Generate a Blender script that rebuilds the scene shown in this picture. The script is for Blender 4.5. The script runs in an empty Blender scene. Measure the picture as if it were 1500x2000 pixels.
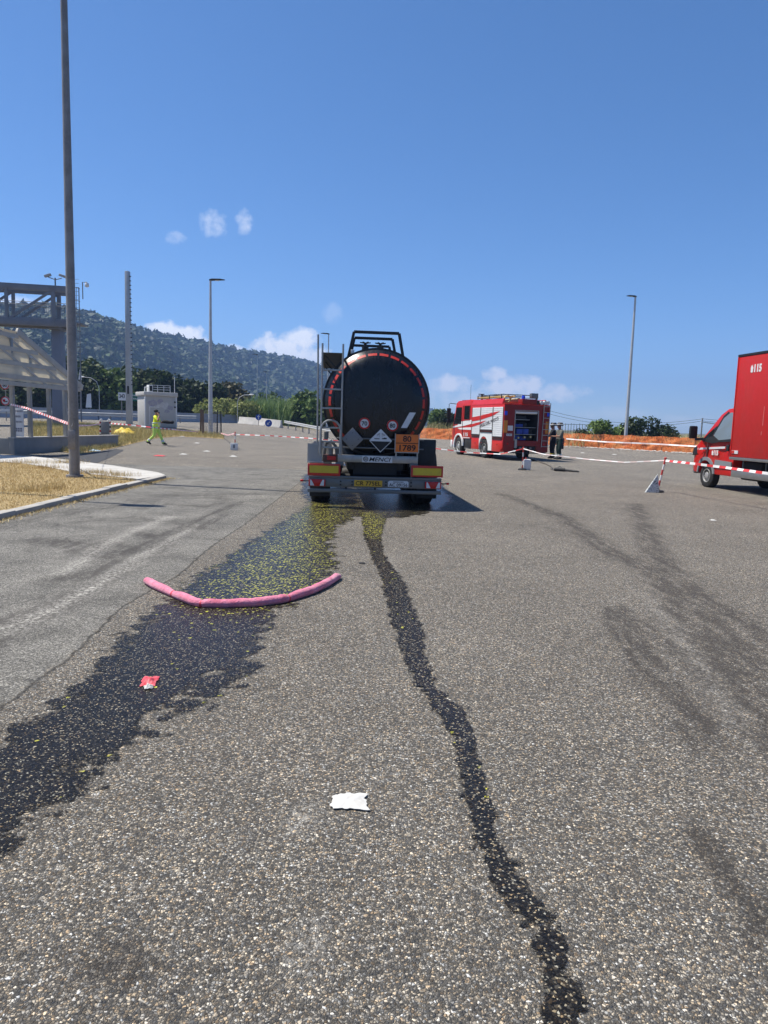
import bpy, bmesh, math, random
import numpy as np
from mathutils import Vector, Matrix

SC = bpy.context.scene
COL = SC.collection
R = math.radians

# ------------------------------------------------------------------ camera
F, CX, CY = 1400.0, 750.0, 1000.0          # focal length and centre in photograph pixels
CAMH = 1.6
ROLL = math.atan(0.030)
PITCH = math.atan(172 * math.cos(ROLL) / F)
FWD = Vector((0, math.cos(PITCH), -math.sin(PITCH)))
UPV = Vector((0, math.sin(PITCH), math.cos(PITCH)))
RGT = Vector((1, 0, 0))
cr, sr = math.cos(ROLL), math.sin(ROLL)
xc = RGT * cr + UPV * sr
yc = -RGT * sr + UPV * cr
cam_d = bpy.data.cameras.new('camera')
cam = bpy.data.objects.new('camera', cam_d)
COL.objects.link(cam)
m = Matrix((xc, yc, -FWD)).transposed().to_4x4()
m.translation = Vector((0, 0, CAMH))
cam.matrix_world = m
cam_d.sensor_fit = 'VERTICAL'
cam_d.sensor_height = 36
cam_d.lens = F / 2000 * 36
cam_d.clip_start = 0.05
cam_d.clip_end = 20000
SC.camera = cam

# ------------------------------------------------------------------ light
SUN_EL = R(63)
SH = Vector((0.978, -0.21)).normalized()           # the way the shadows fall
sun_dir = Vector((-SH.x * math.cos(SUN_EL), -SH.y * math.cos(SUN_EL), math.sin(SUN_EL)))
sun_d = bpy.data.lights.new('sun', 'SUN')
sun_d.energy = 4.8
sun_d.angle = R(0.53)
sun_d.color = (1.0, 0.945, 0.85)
sun = bpy.data.objects.new('sun', sun_d)
COL.objects.link(sun)
sun.rotation_euler = (-sun_dir).to_track_quat('-Z', 'Y').to_euler()
sun.location = (-20, 10, 40)

SC.view_settings.view_transform = 'Standard'
SC.view_settings.look = 'None'
SC.view_settings.exposure = 0.62
SC.view_settings.gamma = 1.0
SC.view_settings.use_curve_mapping = False
SC.cycles.use_denoising = True
SC.cycles.max_bounces = 6
SC.cycles.diffuse_bounces = 3
SC.cycles.glossy_bounces = 3
SC.cycles.transparent_max_bounces = 16
SC.cycles.volume_bounces = 0
SC.cycles.adaptive_threshold = 0.015


def ray(px, py):
    dx, dy = px - CX, py - CY
    a = dx * cr + dy * sr
    b = -dx * sr + dy * cr
    return (FWD * F + RGT * a - UPV * b)


def at_y(px, py, Y):
    d = ray(px, py)
    t = Y / d.y
    return Vector((d.x * t, Y, CAMH + d.z * t))


def sstep(a, b, x):
    t = min(1.0, max(0.0, (x - a) / (b - a)))
    return t * t * (3 - 2 * t)


def gz(x, y):
    """height of the ground: the motorway side rises a little"""
    return 1.1 * sstep(28, 62, y) * sstep(0, -18, x)


def G(px, py, lift=0.0):
    """where the sight line through a photograph pixel meets the ground"""
    d = ray(px, py)
    z = lift
    p = Vector((0, 0, 0))
    for _ in range(25):
        t = (z - CAMH) / d.z if d.z < -1e-4 else 400 / d.y
        p = Vector((d.x * t, d.y * t, z))
        z = 0.5 * z + 0.5 * (gz(p.x, p.y) + lift)
    return p


# ------------------------------------------------------------------ sky
W = bpy.data.worlds.new('World')
SC.world = W
W.use_nodes = True
nt = W.node_tree
for n in list(nt.nodes):
    nt.nodes.remove(n)
NW = nt.nodes.new
LW = nt.links.new
wout = NW('ShaderNodeOutputWorld')
bg = NW('ShaderNodeBackground')
bg.inputs['Strength'].default_value = 0.106
LW(bg.outputs[0], wout.inputs['Surface'])
sky = NW('ShaderNodeTexSky')
sky.sky_type = 'NISHITA'
sky.sun_disc = False
sky.sun_elevation = SUN_EL
sky.sun_rotation = math.atan2(sun_dir.x, sun_dir.y)
sky.altitude = 50
sky.air_density = 0.7
sky.dust_density = 0.3
sky.ozone_density = 5.0


def wmath(op, a, b=None, c=None, clamp=False):
    n = NW('ShaderNodeMath')
    n.operation = op
    n.use_clamp = clamp
    for i, v in enumerate((a, b, c)):
        if v is None:
            continue
        if isinstance(v, (int, float)):
            n.inputs[i].default_value = v
        else:
            LW(v, n.inputs[i])
    return n.outputs[0]


tc = NW('ShaderNodeTexCoord')
sep = NW('ShaderNodeSeparateXYZ')
LW(tc.outputs['Generated'], sep.inputs[0])
az = wmath('ARCTAN2', sep.outputs['X'], sep.outputs['Y'])
el = wmath('ARCSINE', sep.outputs['Z'])
nz = NW('ShaderNodeTexNoise')
nz.noise_dimensions = '3D'
nz.inputs['Scale'].default_value = 34
nz.inputs['Detail'].default_value = 9
nz.inputs['Roughness'].default_value = 0.62
LW(tc.outputs['Generated'], nz.inputs['Vector'])
nz2 = NW('ShaderNodeTexNoise')
nz2.inputs['Scale'].default_value = 70
nz2.inputs['Detail'].default_value = 6
nz2.inputs['Roughness'].default_value = 0.6
LW(tc.outputs['Generated'], nz2.inputs['Vector'])
nsum = wmath('ADD', wmath('MULTIPLY', wmath('SUBTRACT', nz.outputs['Fac'], 0.5), 4.6),
             wmath('MULTIPLY', wmath('SUBTRACT', nz2.outputs['Fac'], 0.5), 2.4))
# low cumulus: (x, y, half width, half height, density) seen from the car park, then more round the horizon
CL = [(560, 690, 66, 34, 1.0), (592, 666, 36, 22, .9), (520, 698, 44, 20, 1.0), (610, 700, 40, 26, .9), (345, 656, 50, 20, 1.0), (308, 644, 26, 13, .95), (380, 668, 30, 12, .9), (450, 686, 32, 13, .95),
      (420, 437, 27, 24, .42), (476, 436, 17, 28, .42), (348, 466, 20, 14, .3), (648, 612, 20, 20, .16),
      (885, 750, 42, 19, .95), (966, 732, 26, 16, .95), (1000, 756, 58, 22, .92), (1095, 768, 50, 17, .76), (905, 778, 100, 22, .5),
      (1200, 806, 66, 14, .28), (1350, 822, 70, 12, .25), (40, 598, 60, 18, .6)]
dens = None


def blob(a0, e0, wa, we, amp, gain=1.0, bias=.0):
    global dens
    u = wmath('MULTIPLY', wmath('SUBTRACT', az, a0), 1 / wa)
    v = wmath('MULTIPLY', wmath('SUBTRACT', el, e0), 1 / we)
    r2 = wmath('ADD', wmath('MULTIPLY', u, u), wmath('MULTIPLY', v, v))
    q = wmath('SUBTRACT', 1.0, r2)
    q = wmath('ADD', wmath('ADD', q, wmath('MULTIPLY', nsum, gain)), bias)
    q = wmath('MULTIPLY', q, .95, clamp=True)
    q = wmath('POWER', q, 1.15)
    q = wmath('MULTIPLY', q, amp)
    dens = q if dens is None else wmath('MAXIMUM', dens, q)


for (x, y, w, h, a) in CL:
    d = ray(x, y).normalized()
    blob(math.atan2(d.x, d.y), math.asin(d.z), w / F, h / F, a, .8 if a > .75 else .75, .35 if a > .75 else .0)
for i, (a0, e0, wa, we, a) in enumerate([(1.0, .06, .12, .03, .5), (1.6, .05, .16, .03, .5), (2.3, .08, .14, .04, .6), (2.9, .05, .2, .03, .5),
                                         (-1.0, .1, .12, .035, .6), (-1.7, .06, .2, .03, .5), (-2.5, .07, .16, .04, .5)]):
    blob(a0, e0, wa, we, a)
mix = NW('ShaderNodeMix')
mix.data_type = 'RGBA'
LW(dens, mix.inputs['Factor'])
hs = NW('ShaderNodeHueSaturation')                 # the phone's vivid colour
hs.inputs['Saturation'].default_value = 1.18
LW(sky.outputs[0], hs.inputs['Color'])
LW(hs.outputs[0], mix.inputs[6])
mix.inputs[7].default_value = (8.0, 8.0, 8.0, 1)
LW(mix.outputs[2], bg.inputs['Color'])

# ------------------------------------------------------------------ materials


def nodes(name):
    mt = bpy.data.materials.new(name)
    mt.use_nodes = True
    t = mt.node_tree
    return mt, t, t.nodes['Principled BSDF']


def mth(t, op, a, b=None, c=None, clamp=False):
    n = t.nodes.new('ShaderNodeMath')
    n.operation = op
    n.use_clamp = clamp
    for i, v in enumerate((a, b, c)):
        if v is None:
            continue
        if isinstance(v, (int, float)):
            n.inputs[i].default_value = v
        else:
            t.links.new(v, n.inputs[i])
    return n.outputs[0]


def mixc(t, fac, a, b, mode='MIX'):
    n = t.nodes.new('ShaderNodeMix')
    n.data_type = 'RGBA'
    n.blend_type = mode
    for sock, v in ((n.inputs['Factor'], fac), (n.inputs[6], a), (n.inputs[7], b)):
        if isinstance(v, (int, float)):
            sock.default_value = v
        elif isinstance(v, (tuple, list)):
            sock.default_value = tuple(v) + (1,) if len(v) == 3 else tuple(v)
        else:
            t.links.new(v, sock)
    return n.outputs[2]


def noise(t, scale, detail=4, rough=.55, vec=None, col=False):
    n = t.nodes.new('ShaderNodeTexNoise')
    n.inputs['Scale'].default_value = scale
    n.inputs['Detail'].default_value = detail
    n.inputs['Roughness'].default_value = rough
    if vec is not None:
        t.links.new(vec, n.inputs['Vector'])
    return n.outputs['Color' if col else 'Fac']


def ramp(t, fac, stops):
    n = t.nodes.new('ShaderNodeValToRGB')
    e = n.color_ramp.elements
    while len(e) < len(stops):
        e.new(0.5)
    for q, (p, c) in zip(e, stops):
        q.position = p
        q.color = (c, c, c, 1) if isinstance(c, (int, float)) else tuple(c) + (1,)
    t.links.new(fac, n.inputs[0])
    return n.outputs[0]


def attr(t, name, out='Fac'):
    n = t.nodes.new('ShaderNodeAttribute')
    n.attribute_name = name
    return n.outputs[out]


def objco(t):
    return t.nodes.new('ShaderNodeTexCoord').outputs['Object']


def geopos(t):
    return t.nodes.new('ShaderNodeNewGeometry').outputs['Position']


def bump(t, b, h, strength=.4, dist=.01):
    n = t.nodes.new('ShaderNodeBump')
    n.inputs['Strength'].default_value = strength
    n.inputs['Distance'].default_value = dist
    t.links.new(h, n.inputs['Height'])
    t.links.new(n.outputs[0], b.inputs['Normal'])


MATS = {}


def M(name, col, rough=.5, metal=0, dirt=.25, dscale=3.0, bmp=0, dcol=None, coat=0, fine=40, spec=.35):
    """painted / metal / plastic surface with uneven wear and dust"""
    if name in MATS:
        return MATS[name]
    mt, t, b = nodes(name)
    co = objco(t)
    n1 = noise(t, dscale, 6, .65, co)
    n2 = noise(t, fine, 3, .6, co)
    f = mth(t, 'MULTIPLY', mth(t, 'ADD', mth(t, 'MULTIPLY', n1, .7), mth(t, 'MULTIPLY', n2, .3)), 1)
    f = ramp(t, f, [(.42, 0), (.68, 1)])
    dc = dcol or tuple(c * .45 + .04 for c in col)
    c = mixc(t, mth(t, 'MULTIPLY', f, dirt), col, dc)
    t.links.new(c, b.inputs['Base Color'])
    t.links.new(mth(t, 'ADD', rough, mth(t, 'MULTIPLY', mth(t, 'SUBTRACT', n1, .5), .3), clamp=True), b.inputs['Roughness'])
    b.inputs['Metallic'].default_value = metal
    b.inputs['Specular IOR Level'].default_value = spec
    if coat:
        b.inputs['Coat Weight'].default_value = coat
        b.inputs['Coat Roughness'].default_value = .12
    if bmp:
        bump(t, b, n2, bmp, .004)
    MATS[name] = mt
    return mt


def glass(name, col=(.02, .025, .03), rough=.05):
    if name in MATS:
        return MATS[name]
    mt, t, b = nodes(name)
    b.inputs['Base Color'].default_value = col + (1,)
    b.inputs['Roughness'].default_value = rough
    b.inputs['IOR'].default_value = 1.5
    tr = t.nodes.new('ShaderNodeBsdfTransparent')
    tr.inputs[0].default_value = (.75, .8, .8, 1)
    mx = t.nodes.new('ShaderNodeMixShader')
    mx.inputs[0].default_value = .55
    t.links.new(tr.outputs[0], mx.inputs[1])
    t.links.new(b.outputs[0], mx.inputs[2])
    t.links.new(mx.outputs[0], t.nodes['Material Output'].inputs['Surface'])
    MATS[name] = mt
    return mt


# ------------------------------------------------------------------ mesh helpers
class MB:
    def __init__(s):
        s.v, s.f, s.m, s.mi = [], [], [], 0

    def add(s, vs, fs):
        o = len(s.v)
        s.v += [tuple(v) for v in vs]
        s.f += [tuple(i + o for i in f) for f in fs]
        s.m += [s.mi] * len(fs)
        return s

    def box(s, x0, x1, y0, y1, z0, z1, rot=None, piv=None):
        vs = [Vector((x, y, z)) for x in (x0, x1) for y in (y0, y1) for z in (z0, z1)]
        if rot is not None:
            p = Vector(piv) if piv is not None else Vector(((x0 + x1) / 2, (y0 + y1) / 2, (z0 + z1) / 2))
            vs = [p + rot @ (v - p) for v in vs]
        return s.add(vs, [(0, 1, 3, 2), (4, 6, 7, 5), (0, 4, 5, 1), (2, 3, 7, 6), (0, 2, 6, 4), (1, 5, 7, 3)])

    def bar(s, p0, p1, w, h=None, up=(0, 0, 1)):
        """rectangular bar between two points"""
        h = h or w
        p0, p1 = Vector(p0), Vector(p1)
        d = (p1 - p0).normalized()
        u = Vector(up)
        if abs(d.dot(u)) > .95:
            u = Vector((0, 1, 0)) if abs(d.y) < .9 else Vector((1, 0, 0))
        a = d.cross(u).normalized() * (w / 2)
        b = a.cross(d).normalized() * (h / 2)
        vs = [p + sa * a + sb * b for p in (p0, p1) for sa, sb in ((-1, -1), (1, -1), (1, 1), (-1, 1))]
        return s.add(vs, [(0, 1, 2, 3), (7, 6, 5, 4), (0, 4, 5, 1), (1, 5, 6, 2), (2, 6, 7, 3), (3, 7, 4, 0)])

    def tube(s, pts, r, n=8, closed=False):
        pts = [Vector(p) for p in pts]
        k = len(pts)
        rs = r if isinstance(r, (list, tuple)) else [r] * k
        vs, fs = [], []
        ref = None
        for i, p in enumerate(pts):
            if closed:
                d = (pts[(i + 1) % k] - pts[i - 1])
            else:
                d = pts[min(i + 1, k - 1)] - pts[max(i - 1, 0)]
            d.normalize()
            if ref is None:
                ref = Vector((0, 0, 1)) if abs(d.z) < .9 else Vector((1, 0, 0))
            a = (ref - d * ref.dot(d))
            if a.length < 1e-5:
                a = d.orthogonal()
            a.normalize()
            ref = a
            b = d.cross(a)
            for j in range(n):
                t = 2 * math.pi * j / n
                vs.append(p + (a * math.cos(t) + b * math.sin(t)) * rs[i])
        for i in range(k if closed else k - 1):
            i2 = (i + 1) % k
            for j in range(n):
                j2 = (j + 1) % n
                fs.append((i * n + j, i * n + j2, i2 * n + j2, i2 * n + j))
        if not closed:
            fs.append(tuple(range(n - 1, -1, -1)))
            fs.append(tuple((k - 1) * n + j for j in range(n)))
        return s.add(vs, fs)

    def cyl(s, p0, p1, r0, r1=None, n=12):
        return s.tube([p0, p1], [r0, r0 if r1 is None else r1], n)

    def prism(s, poly, axis, a, b):
        """2-D outline pushed along an axis from a to b"""
        k = len(poly)
        f = {'x': lambda u, v, w: (w, u, v), 'y': lambda u, v, w: (u, w, v), 'z': lambda u, v, w: (u, v, w)}[axis]
        vs = [f(u, v, a) for u, v in poly] + [f(u, v, b) for u, v in poly]
        fs = [tuple(range(k - 1, -1, -1)), tuple(range(k, 2 * k))]
        fs += [(i, (i + 1) % k, k + (i + 1) % k, k + i) for i in range(k)]
        return s.add(vs, fs)

    def lathe(s, prof, o, axis='z', n=24):
        """profile of (radius, height) turned about an axis through o"""
        o = Vector(o)
        vs, fs = [], []
        for r, h in prof:
            for j in range(n):
                t = 2 * math.pi * j / n
                c, q = r * math.cos(t), r * math.sin(t)
                vs.append(o + Vector({'z': (c, q, h), 'y': (c, h, q), 'x': (h, c, q)}[axis]))
        k = len(prof)
        for i in range(k - 1):
            for j in range(n):
                j2 = (j + 1) % n
                fs.append((i * n + j, i * n + j2, (i + 1) * n + j2, (i + 1) * n + j))
        ring = tuple(prof[0]) == tuple(prof[-1])
        if prof[0][0] > 1e-6 and not ring:
            fs.append(tuple(range(n)))
        if prof[-1][0] > 1e-6 and not ring:
            fs.append(tuple((k - 1) * n + j for j in range(n)))
        return s.add(vs, fs)

    def ball(s, c, r, n=12, k=7):
        r = r if isinstance(r, (tuple, list)) else (r, r, r)
        vs, fs = [], []
        for i in range(k + 1):
            a = math.pi * i / k
            for j in range(n):
                t = 2 * math.pi * j / n
                vs.append((c[0] + r[0] * math.sin(a) * math.cos(t), c[1] + r[1] * math.sin(a) * math.sin(t), c[2] + r[2] * math.cos(a)))
        for i in range(k):
            for j in range(n):
                j2 = (j + 1) % n
                fs.append((i * n + j, i * n + j2, (i + 1) * n + j2, (i + 1) * n + j))
        return s.add(vs, fs)

    def build(s, name, mats, parent=None, smooth=False, bevel=0, kind=None):
        me = bpy.data.meshes.new(name)
        me.from_pydata(s.v, [], s.f)
        mats = mats if isinstance(mats, (list, tuple)) else [mats]
        for mt in mats:
            me.materials.append(mt)
        if len(mats) > 1:
            me.polygons.foreach_set('material_index', s.m)
        bm = bmesh.new()
        bm.from_mesh(me)
        bmesh.ops.remove_doubles(bm, verts=bm.verts, dist=1e-6)
        bmesh.ops.recalc_face_normals(bm, faces=bm.faces)
        if bevel:
            es = [e for e in bm.edges if len(e.link_faces) == 2 and e.calc_face_angle(0) > .5]
            bmesh.ops.bevel(bm, geom=es, offset=bevel, segments=2, profile=.5, affect='EDGES', clamp_overlap=True)
        bm.to_mesh(me)
        bm.free()
        if smooth or bevel:
            me.shade_smooth()
            me.set_sharp_from_angle(angle=R(38))
        o = bpy.data.objects.new(name, me)
        COL.objects.link(o)
        if parent is not None:
            o.parent = parent
        if kind:
            o['kind'] = kind
        return o


def raw(name, V, Fc, mats, parent=None, kind=None, smooth=False):
    """big arrays straight into a mesh (quads or triangles)"""
    me = bpy.data.meshes.new(name)
    V = np.asarray(V, dtype=np.float32)
    Fc = np.asarray(Fc, dtype=np.int32)
    k = Fc.shape[1]
    me.vertices.add(len(V))
    me.vertices.foreach_set('co', V.ravel())
    me.loops.add(Fc.size)
    me.loops.foreach_set('vertex_index', Fc.ravel())
    me.polygons.add(len(Fc))
    me.polygons.foreach_set('loop_start', np.arange(0, Fc.size, k, dtype=np.int32))
    for mt in (mats if isinstance(mats, (list, tuple)) else [mats]):
        me.materials.append(mt)
    if smooth:
        me.polygons.foreach_set('use_smooth', np.ones(len(Fc), dtype=bool))
    me.update(calc_edges=True)
    o = bpy.data.objects.new(name, me)
    COL.objects.link(o)
    if parent is not None:
        o.parent = parent
    if kind:
        o['kind'] = kind
    return o


def fattr(o, name, vals, dom='POINT'):
    a = o.data.attributes.new(name, 'FLOAT', dom)
    a.data.foreach_set('value', np.asarray(vals, dtype=np.float32).ravel())


def tag(o, label, cat, group=None):
    o['label'] = label
    o['category'] = cat
    if group:
        o['group'] = group
    return o


def thing(name, label, cat, loc=(0, 0, 0), rz=0, group=None):
    o = bpy.data.objects.new(name, None)
    COL.objects.link(o)
    o.location = loc
    o.rotation_euler = (0, 0, rz)
    o.empty_display_size = .3
    return tag(o, label, cat, group)


def structure(o):
    o['kind'] = 'structure'
    return o


def word(s, size, mt, parent, loc, face='back', name='lettering', bold=.0, sx=1.0, shear=0, align='CENTER', rot=0, thick=.002, fit=None):
    """writing as thin raised letters; face says which way it is read on its thing"""
    cu = bpy.data.curves.new(name, 'FONT')
    cu.body = s
    cu.size = size
    cu.align_x = align
    cu.align_y = 'CENTER'
    cu.offset = bold
    cu.shear = shear
    cu.extrude = thick
    cu.resolution_u = 3
    tmp = bpy.data.objects.new('tmp', cu)
    COL.objects.link(tmp)
    dg = bpy.context.evaluated_depsgraph_get()
    me = bpy.data.meshes.new_from_object(tmp.evaluated_get(dg))
    bpy.data.objects.remove(tmp)
    bpy.data.curves.remove(cu)
    me.materials.clear()
    me.materials.append(mt)
    if fit:                                   # stretch the letters to a width and a height
        co = np.empty(len(me.vertices) * 3, dtype=np.float32)
        me.vertices.foreach_get('co', co)
        co = co.reshape(-1, 3)
        for ax in (0, 1):
            lo, hi = co[:, ax].min(), co[:, ax].max()
            co[:, ax] = (co[:, ax] - (lo + hi) / 2) * fit[ax] / (hi - lo)
        me.vertices.foreach_set('co', co.ravel())
        sx = 1
    o = bpy.data.objects.new(name, me)
    COL.objects.link(o)
    bx = {'back': Matrix(((1, 0, 0), (0, 0, -1), (0, 1, 0))),
          'left': Matrix(((0, 0, -1), (-1, 0, 0), (0, 1, 0)))}[face]
    mm = bx.to_4x4() @ Matrix.Rotation(rot, 4, 'Z') @ Matrix.Diagonal((sx, 1, 1, 1))
    me.transform(mm)
    o.parent = parent
    o.location = loc
    return o

# ================================================================== the setting
RNG = np.random.default_rng(7)
random.seed(5)


def gz_np(x, y):
    def ss(a, b, v):
        t = np.clip((v - a) / (b - a), 0, 1)
        return t * t * (3 - 2 * t)
    return 1.1 * ss(28, 62, y) * ss(0, -18, x)


def seg_dist(X, Y, pts, want_side=False):
    best = np.full(X.shape, 1e9)
    side = np.zeros(X.shape)
    for (a, b) in zip(pts[:-1], pts[1:]):
        ax, ay, bx, by = a[0], a[1], b[0], b[1]
        dx, dy = bx - ax, by - ay
        L2 = dx * dx + dy * dy + 1e-9
        t = np.clip(((X - ax) * dx + (Y - ay) * dy) / L2, 0, 1)
        d = np.hypot(X - ax - t * dx, Y - ay - t * dy)
        s = np.sign((X - ax) * dy - (Y - ay) * dx)
        m_ = d < best
        best = np.where(m_, d, best)
        side = np.where(m_, s, side)
    return best * side if want_side else best


def in_poly(X, Y, pts):
    ins = np.zeros(X.shape, bool)
    k = len(pts)
    for i in range(k):
        x1, y1 = pts[i][0], pts[i][1]
        x2, y2 = pts[(i + 1) % k][0], pts[(i + 1) % k][1]
        c = ((y1 > Y) != (y2 > Y)) & (X < (x2 - x1) * (Y - y1) / (y2 - y1 + 1e-12) + x1)
        ins ^= c
    return ins


def gp(lst):
    return [tuple(G(x, y))[:2] for x, y in lst]


# ---- asphalt
def asphalt(name, wet=False):
    mt, t, b = nodes(name)
    pos = geopos(t)
    # gently warped so that the stones are not a clean lattice; small chippings with larger stones among them
    wv = mixc(t, .0075, pos, noise(t, 120, 1, .5, pos, True), 'ADD')

    def stones(scale):
        vo = t.nodes.new('ShaderNodeTexVoronoi')
        vo.inputs['Scale'].default_value = scale
        t.links.new(wv, vo.inputs['Vector'])
        ve = t.nodes.new('ShaderNodeTexVoronoi')
        ve.feature = 'DISTANCE_TO_EDGE'
        ve.inputs['Scale'].default_value = scale
        t.links.new(wv, ve.inputs['Vector'])
        sp = t.nodes.new('ShaderNodeSeparateColor')
        t.links.new(vo.outputs['Color'], sp.inputs[0])
        return sp, ve.outputs['Distance']

    sepc, dA = stones(116)
    sepB, dB = stones(68)
    pick = mth(t, 'GREATER_THAN', sepB.outputs[2], .70)
    edgeB = mth(t, 'MULTIPLY', ramp(t, dB, [(.06, 0), (.2, 1)]), pick)
    sunk = mth(t, 'GREATER_THAN', sepc.outputs[2], .74)           # stones lost under the binder
    edge = ramp(t, dA, [(0.03, 0), (.17, 1)])
    edge = mth(t, 'MULTIPLY', edge, mth(t, 'SUBTRACT', 1, mth(t, 'MULTIPLY', sunk, .8)))

    def tint(sp):
        c = ramp(t, sp.outputs[0], [(0, (.04, .041, .043)), (.22, (.10, .094, .086)), (.48, (.20, .183, .158)), (.74, (.32, .291, .246)), (.9, (.49, .447, .375)), (1, (.76, .72, .64))])
        h_ = ramp(t, sp.outputs[1], [(0, (.86, .95, 1.1)), (.45, (1, 1, 1)), (.85, (1.08, .98, .84)), (1, (1.2, .96, .72))])
        return mixc(t, 1, c, h_, 'MULTIPLY')

    grain = noise(t, 380, 2, .7, pos)
    binder = mixc(t, grain, (.022, .021, .02), (.115, .11, .10))
    col = mixc(t, edge, binder, tint(sepc))
    col = mixc(t, edgeB, col, tint(sepB))
    edge = mth(t, 'MAXIMUM', edge, edgeB)
    hgt = mth(t, 'MAXIMUM', ramp(t, dA, [(0, 0), (.34, .7)]), mth(t, 'MULTIPLY', ramp(t, dB, [(0, 0), (.36, 1)]), pick))
    big = noise(t, .55, 4, .6, pos)
    mid = noise(t, 5.0, 4, .65, pos)
    tone = mth(t, 'ADD', mth(t, 'MULTIPLY', big, .75), mth(t, 'MULTIPLY', mid, .42))
    tone = mth(t, 'ADD', tone, .53)
    if not wet:
        # the smoother, newer carriageway on the left
        v2 = t.nodes.new('ShaderNodeTexVoronoi')
        v2.inputs['Scale'].default_value = 120
        t.links.new(pos, v2.inputs['Vector'])
        s2 = t.nodes.new('ShaderNodeSeparateColor')
        t.links.new(v2.outputs['Color'], s2.inputs[0])
        f2 = noise(t, 300, 1, .7, pos)
        fv = mth(t, 'ADD', mth(t, 'MULTIPLY', s2.outputs[0], .75), mth(t, 'MULTIPLY', f2, .3))
        fine = ramp(t, fv, [(.1, (.034, .033, .032)), (.45, (.095, .092, .085)), (.75, (.165, .16, .147)), (1.0, (.42, .41, .375))])
        wear = noise(t, 1.5, 6, .68, pos)
        fine = mixc(t, 1, fine, ramp(t, wear, [(.32, .62), (.5, .95), (.68, 1.2)]), 'MULTIPLY')
        sm = mth(t, 'ADD', attr(t, 'smooth'), mth(t, 'MULTIPLY', mth(t, 'SUBTRACT', noise(t, 9, 5, .7, pos), .5), .5))
        smf = ramp(t, sm, [(.44, 0), (.56, 1)])
        col = mixc(t, smf, col, fine)
        cv = t.nodes.new('ShaderNodeTexVoronoi')
        cv.feature = 'DISTANCE_TO_EDGE'
        cv.inputs['Scale'].default_value = .55
        t.links.new(mixc(t, .55, pos, noise(t, 1.6, 5, .65, pos, True), 'ADD'), cv.inputs['Vector'])
        ck = ramp(t, cv.outputs['Distance'], [(0.0, .45), (.012, 1)])
        ckm = ramp(t, noise(t, .7, 3, .5, pos), [(.48, 0), (.56, 1)])
        col = mixc(t, mth(t, 'MULTIPLY', smf, ckm), col, mixc(t, 1, col, ck, 'MULTIPLY'))
        # ragged crack along the joint
        crack = mth(t, 'ABSOLUTE', mth(t, 'SUBTRACT', mth(t, 'ADD', attr(t, 'seam'), mth(t, 'MULTIPLY', mth(t, 'SUBTRACT', noise(t, 6, 5, .7, pos), .5), .12)), 0.0))
        crk = ramp(t, crack, [(0.004, .35), (.02, 1)])
        col = mixc(t, 1, col, crk, 'MULTIPLY')
        # rubber left by tyres, streaky
        ty = attr(t, 'tyre')
        mp_ = t.nodes.new('ShaderNodeMapping')
        mp_.inputs['Scale'].default_value = (9, 1.6, 1)
        t.links.new(pos, mp_.inputs['Vector'])
        st = mth(t, 'ADD', mth(t, 'MULTIPLY', noise(t, 1.0, 5, .7, mp_.outputs[0]), .62), mth(t, 'MULTIPLY', noise(t, 11, 4, .75, pos), .38))
        tyc = mth(t, 'MULTIPLY', ty, 1.0, clamp=True)
        brk = ramp(t, mth(t, 'ADD', st, mth(t, 'MULTIPLY', tyc, .05)), [(.475, 0), (.585, 1)])
        tyf = mth(t, 'MULTIPLY', tyc, mth(t, 'ADD', .16, mth(t, 'MULTIPLY', brk, .84)))
        col = mixc(t, mth(t, 'MULTIPLY', tyf, .92), col, mixc(t, .75, col, (.032, .028, .025)))
        od = noise(t, 2.1, 5, .55, pos)
        col = mixc(t, ramp(t, od, [(.66, 0), (.72, .55)]), col, mixc(t, .75, col, (.03, .028, .026)))
        # pale dust and scraped lines
        sc_ = mth(t, 'MULTIPLY', attr(t, 'scuff'), ramp(t, noise(t, 26, 4, .85, pos), [(.46, 0), (.62, 1)]))
        col = mixc(t, mth(t, 'MULTIPLY', sc_, .8), col, (.46, .45, .42))
        # scrub beyond the car park
        wild = attr(t, 'wild')
        col = mixc(t, wild, col, mixc(t, noise(t, .4, 5, .6, pos), (.05, .065, .025), (.17, .14, .07)))
        col = mixc(t, 1, mixc(t, 1, col, (1.025, 1.0, .945), 'MULTIPLY'), tone, 'MULTIPLY')
        t.links.new(col, b.inputs['Base Color'])
        b.inputs['Roughness'].default_value = .86
        b.inputs['Specular IOR Level'].default_value = .3
        h = mth(t, 'MULTIPLY', hgt, mth(t, 'SUBTRACT', 1, smf))
        h = mth(t, 'ADD', h, mth(t, 'MULTIPLY', grain, .35))
        bump(t, b, h, 1.0, .0062)
    else:
        # liquid film over the stones: darker, glossy, tinted; the tops of some stones stay dry
        wc = mixc(t, 1, col, (.125, .118, .105), 'MULTIPLY')
        yel = attr(t, 'yellow')
        vy = t.nodes.new('ShaderNodeTexVoronoi')
        vy.inputs['Scale'].default_value = 32
        wob = mixc(t, .03, pos, noise(t, 30, 3, .6, pos, True), 'ADD')
        t.links.new(wob, vy.inputs['Vector'])
        sy = t.nodes.new('ShaderNodeSeparateColor')
        t.links.new(vy.outputs['Color'], sy.inputs[0])
        fleck = mth(t, 'LESS_THAN', sy.outputs[0], mth(t, 'MULTIPLY', yel, mth(t, 'MULTIPLY', noise(t, 2.5, 4, .6, pos), 1.35)))
        fleck = mth(t, 'MULTIPLY', fleck, mth(t, 'LESS_THAN', vy.outputs['Distance'], .42))
        fleck = mth(t, 'MULTIPLY', fleck, mth(t, 'ADD', .35, mth(t, 'MULTIPLY', edge, .65)))
        ycol = mixc(t, sy.outputs[1], (.22, .22, .02), (.72, .68, .10))
        wc = mixc(t, fleck, wc, ycol)
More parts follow.
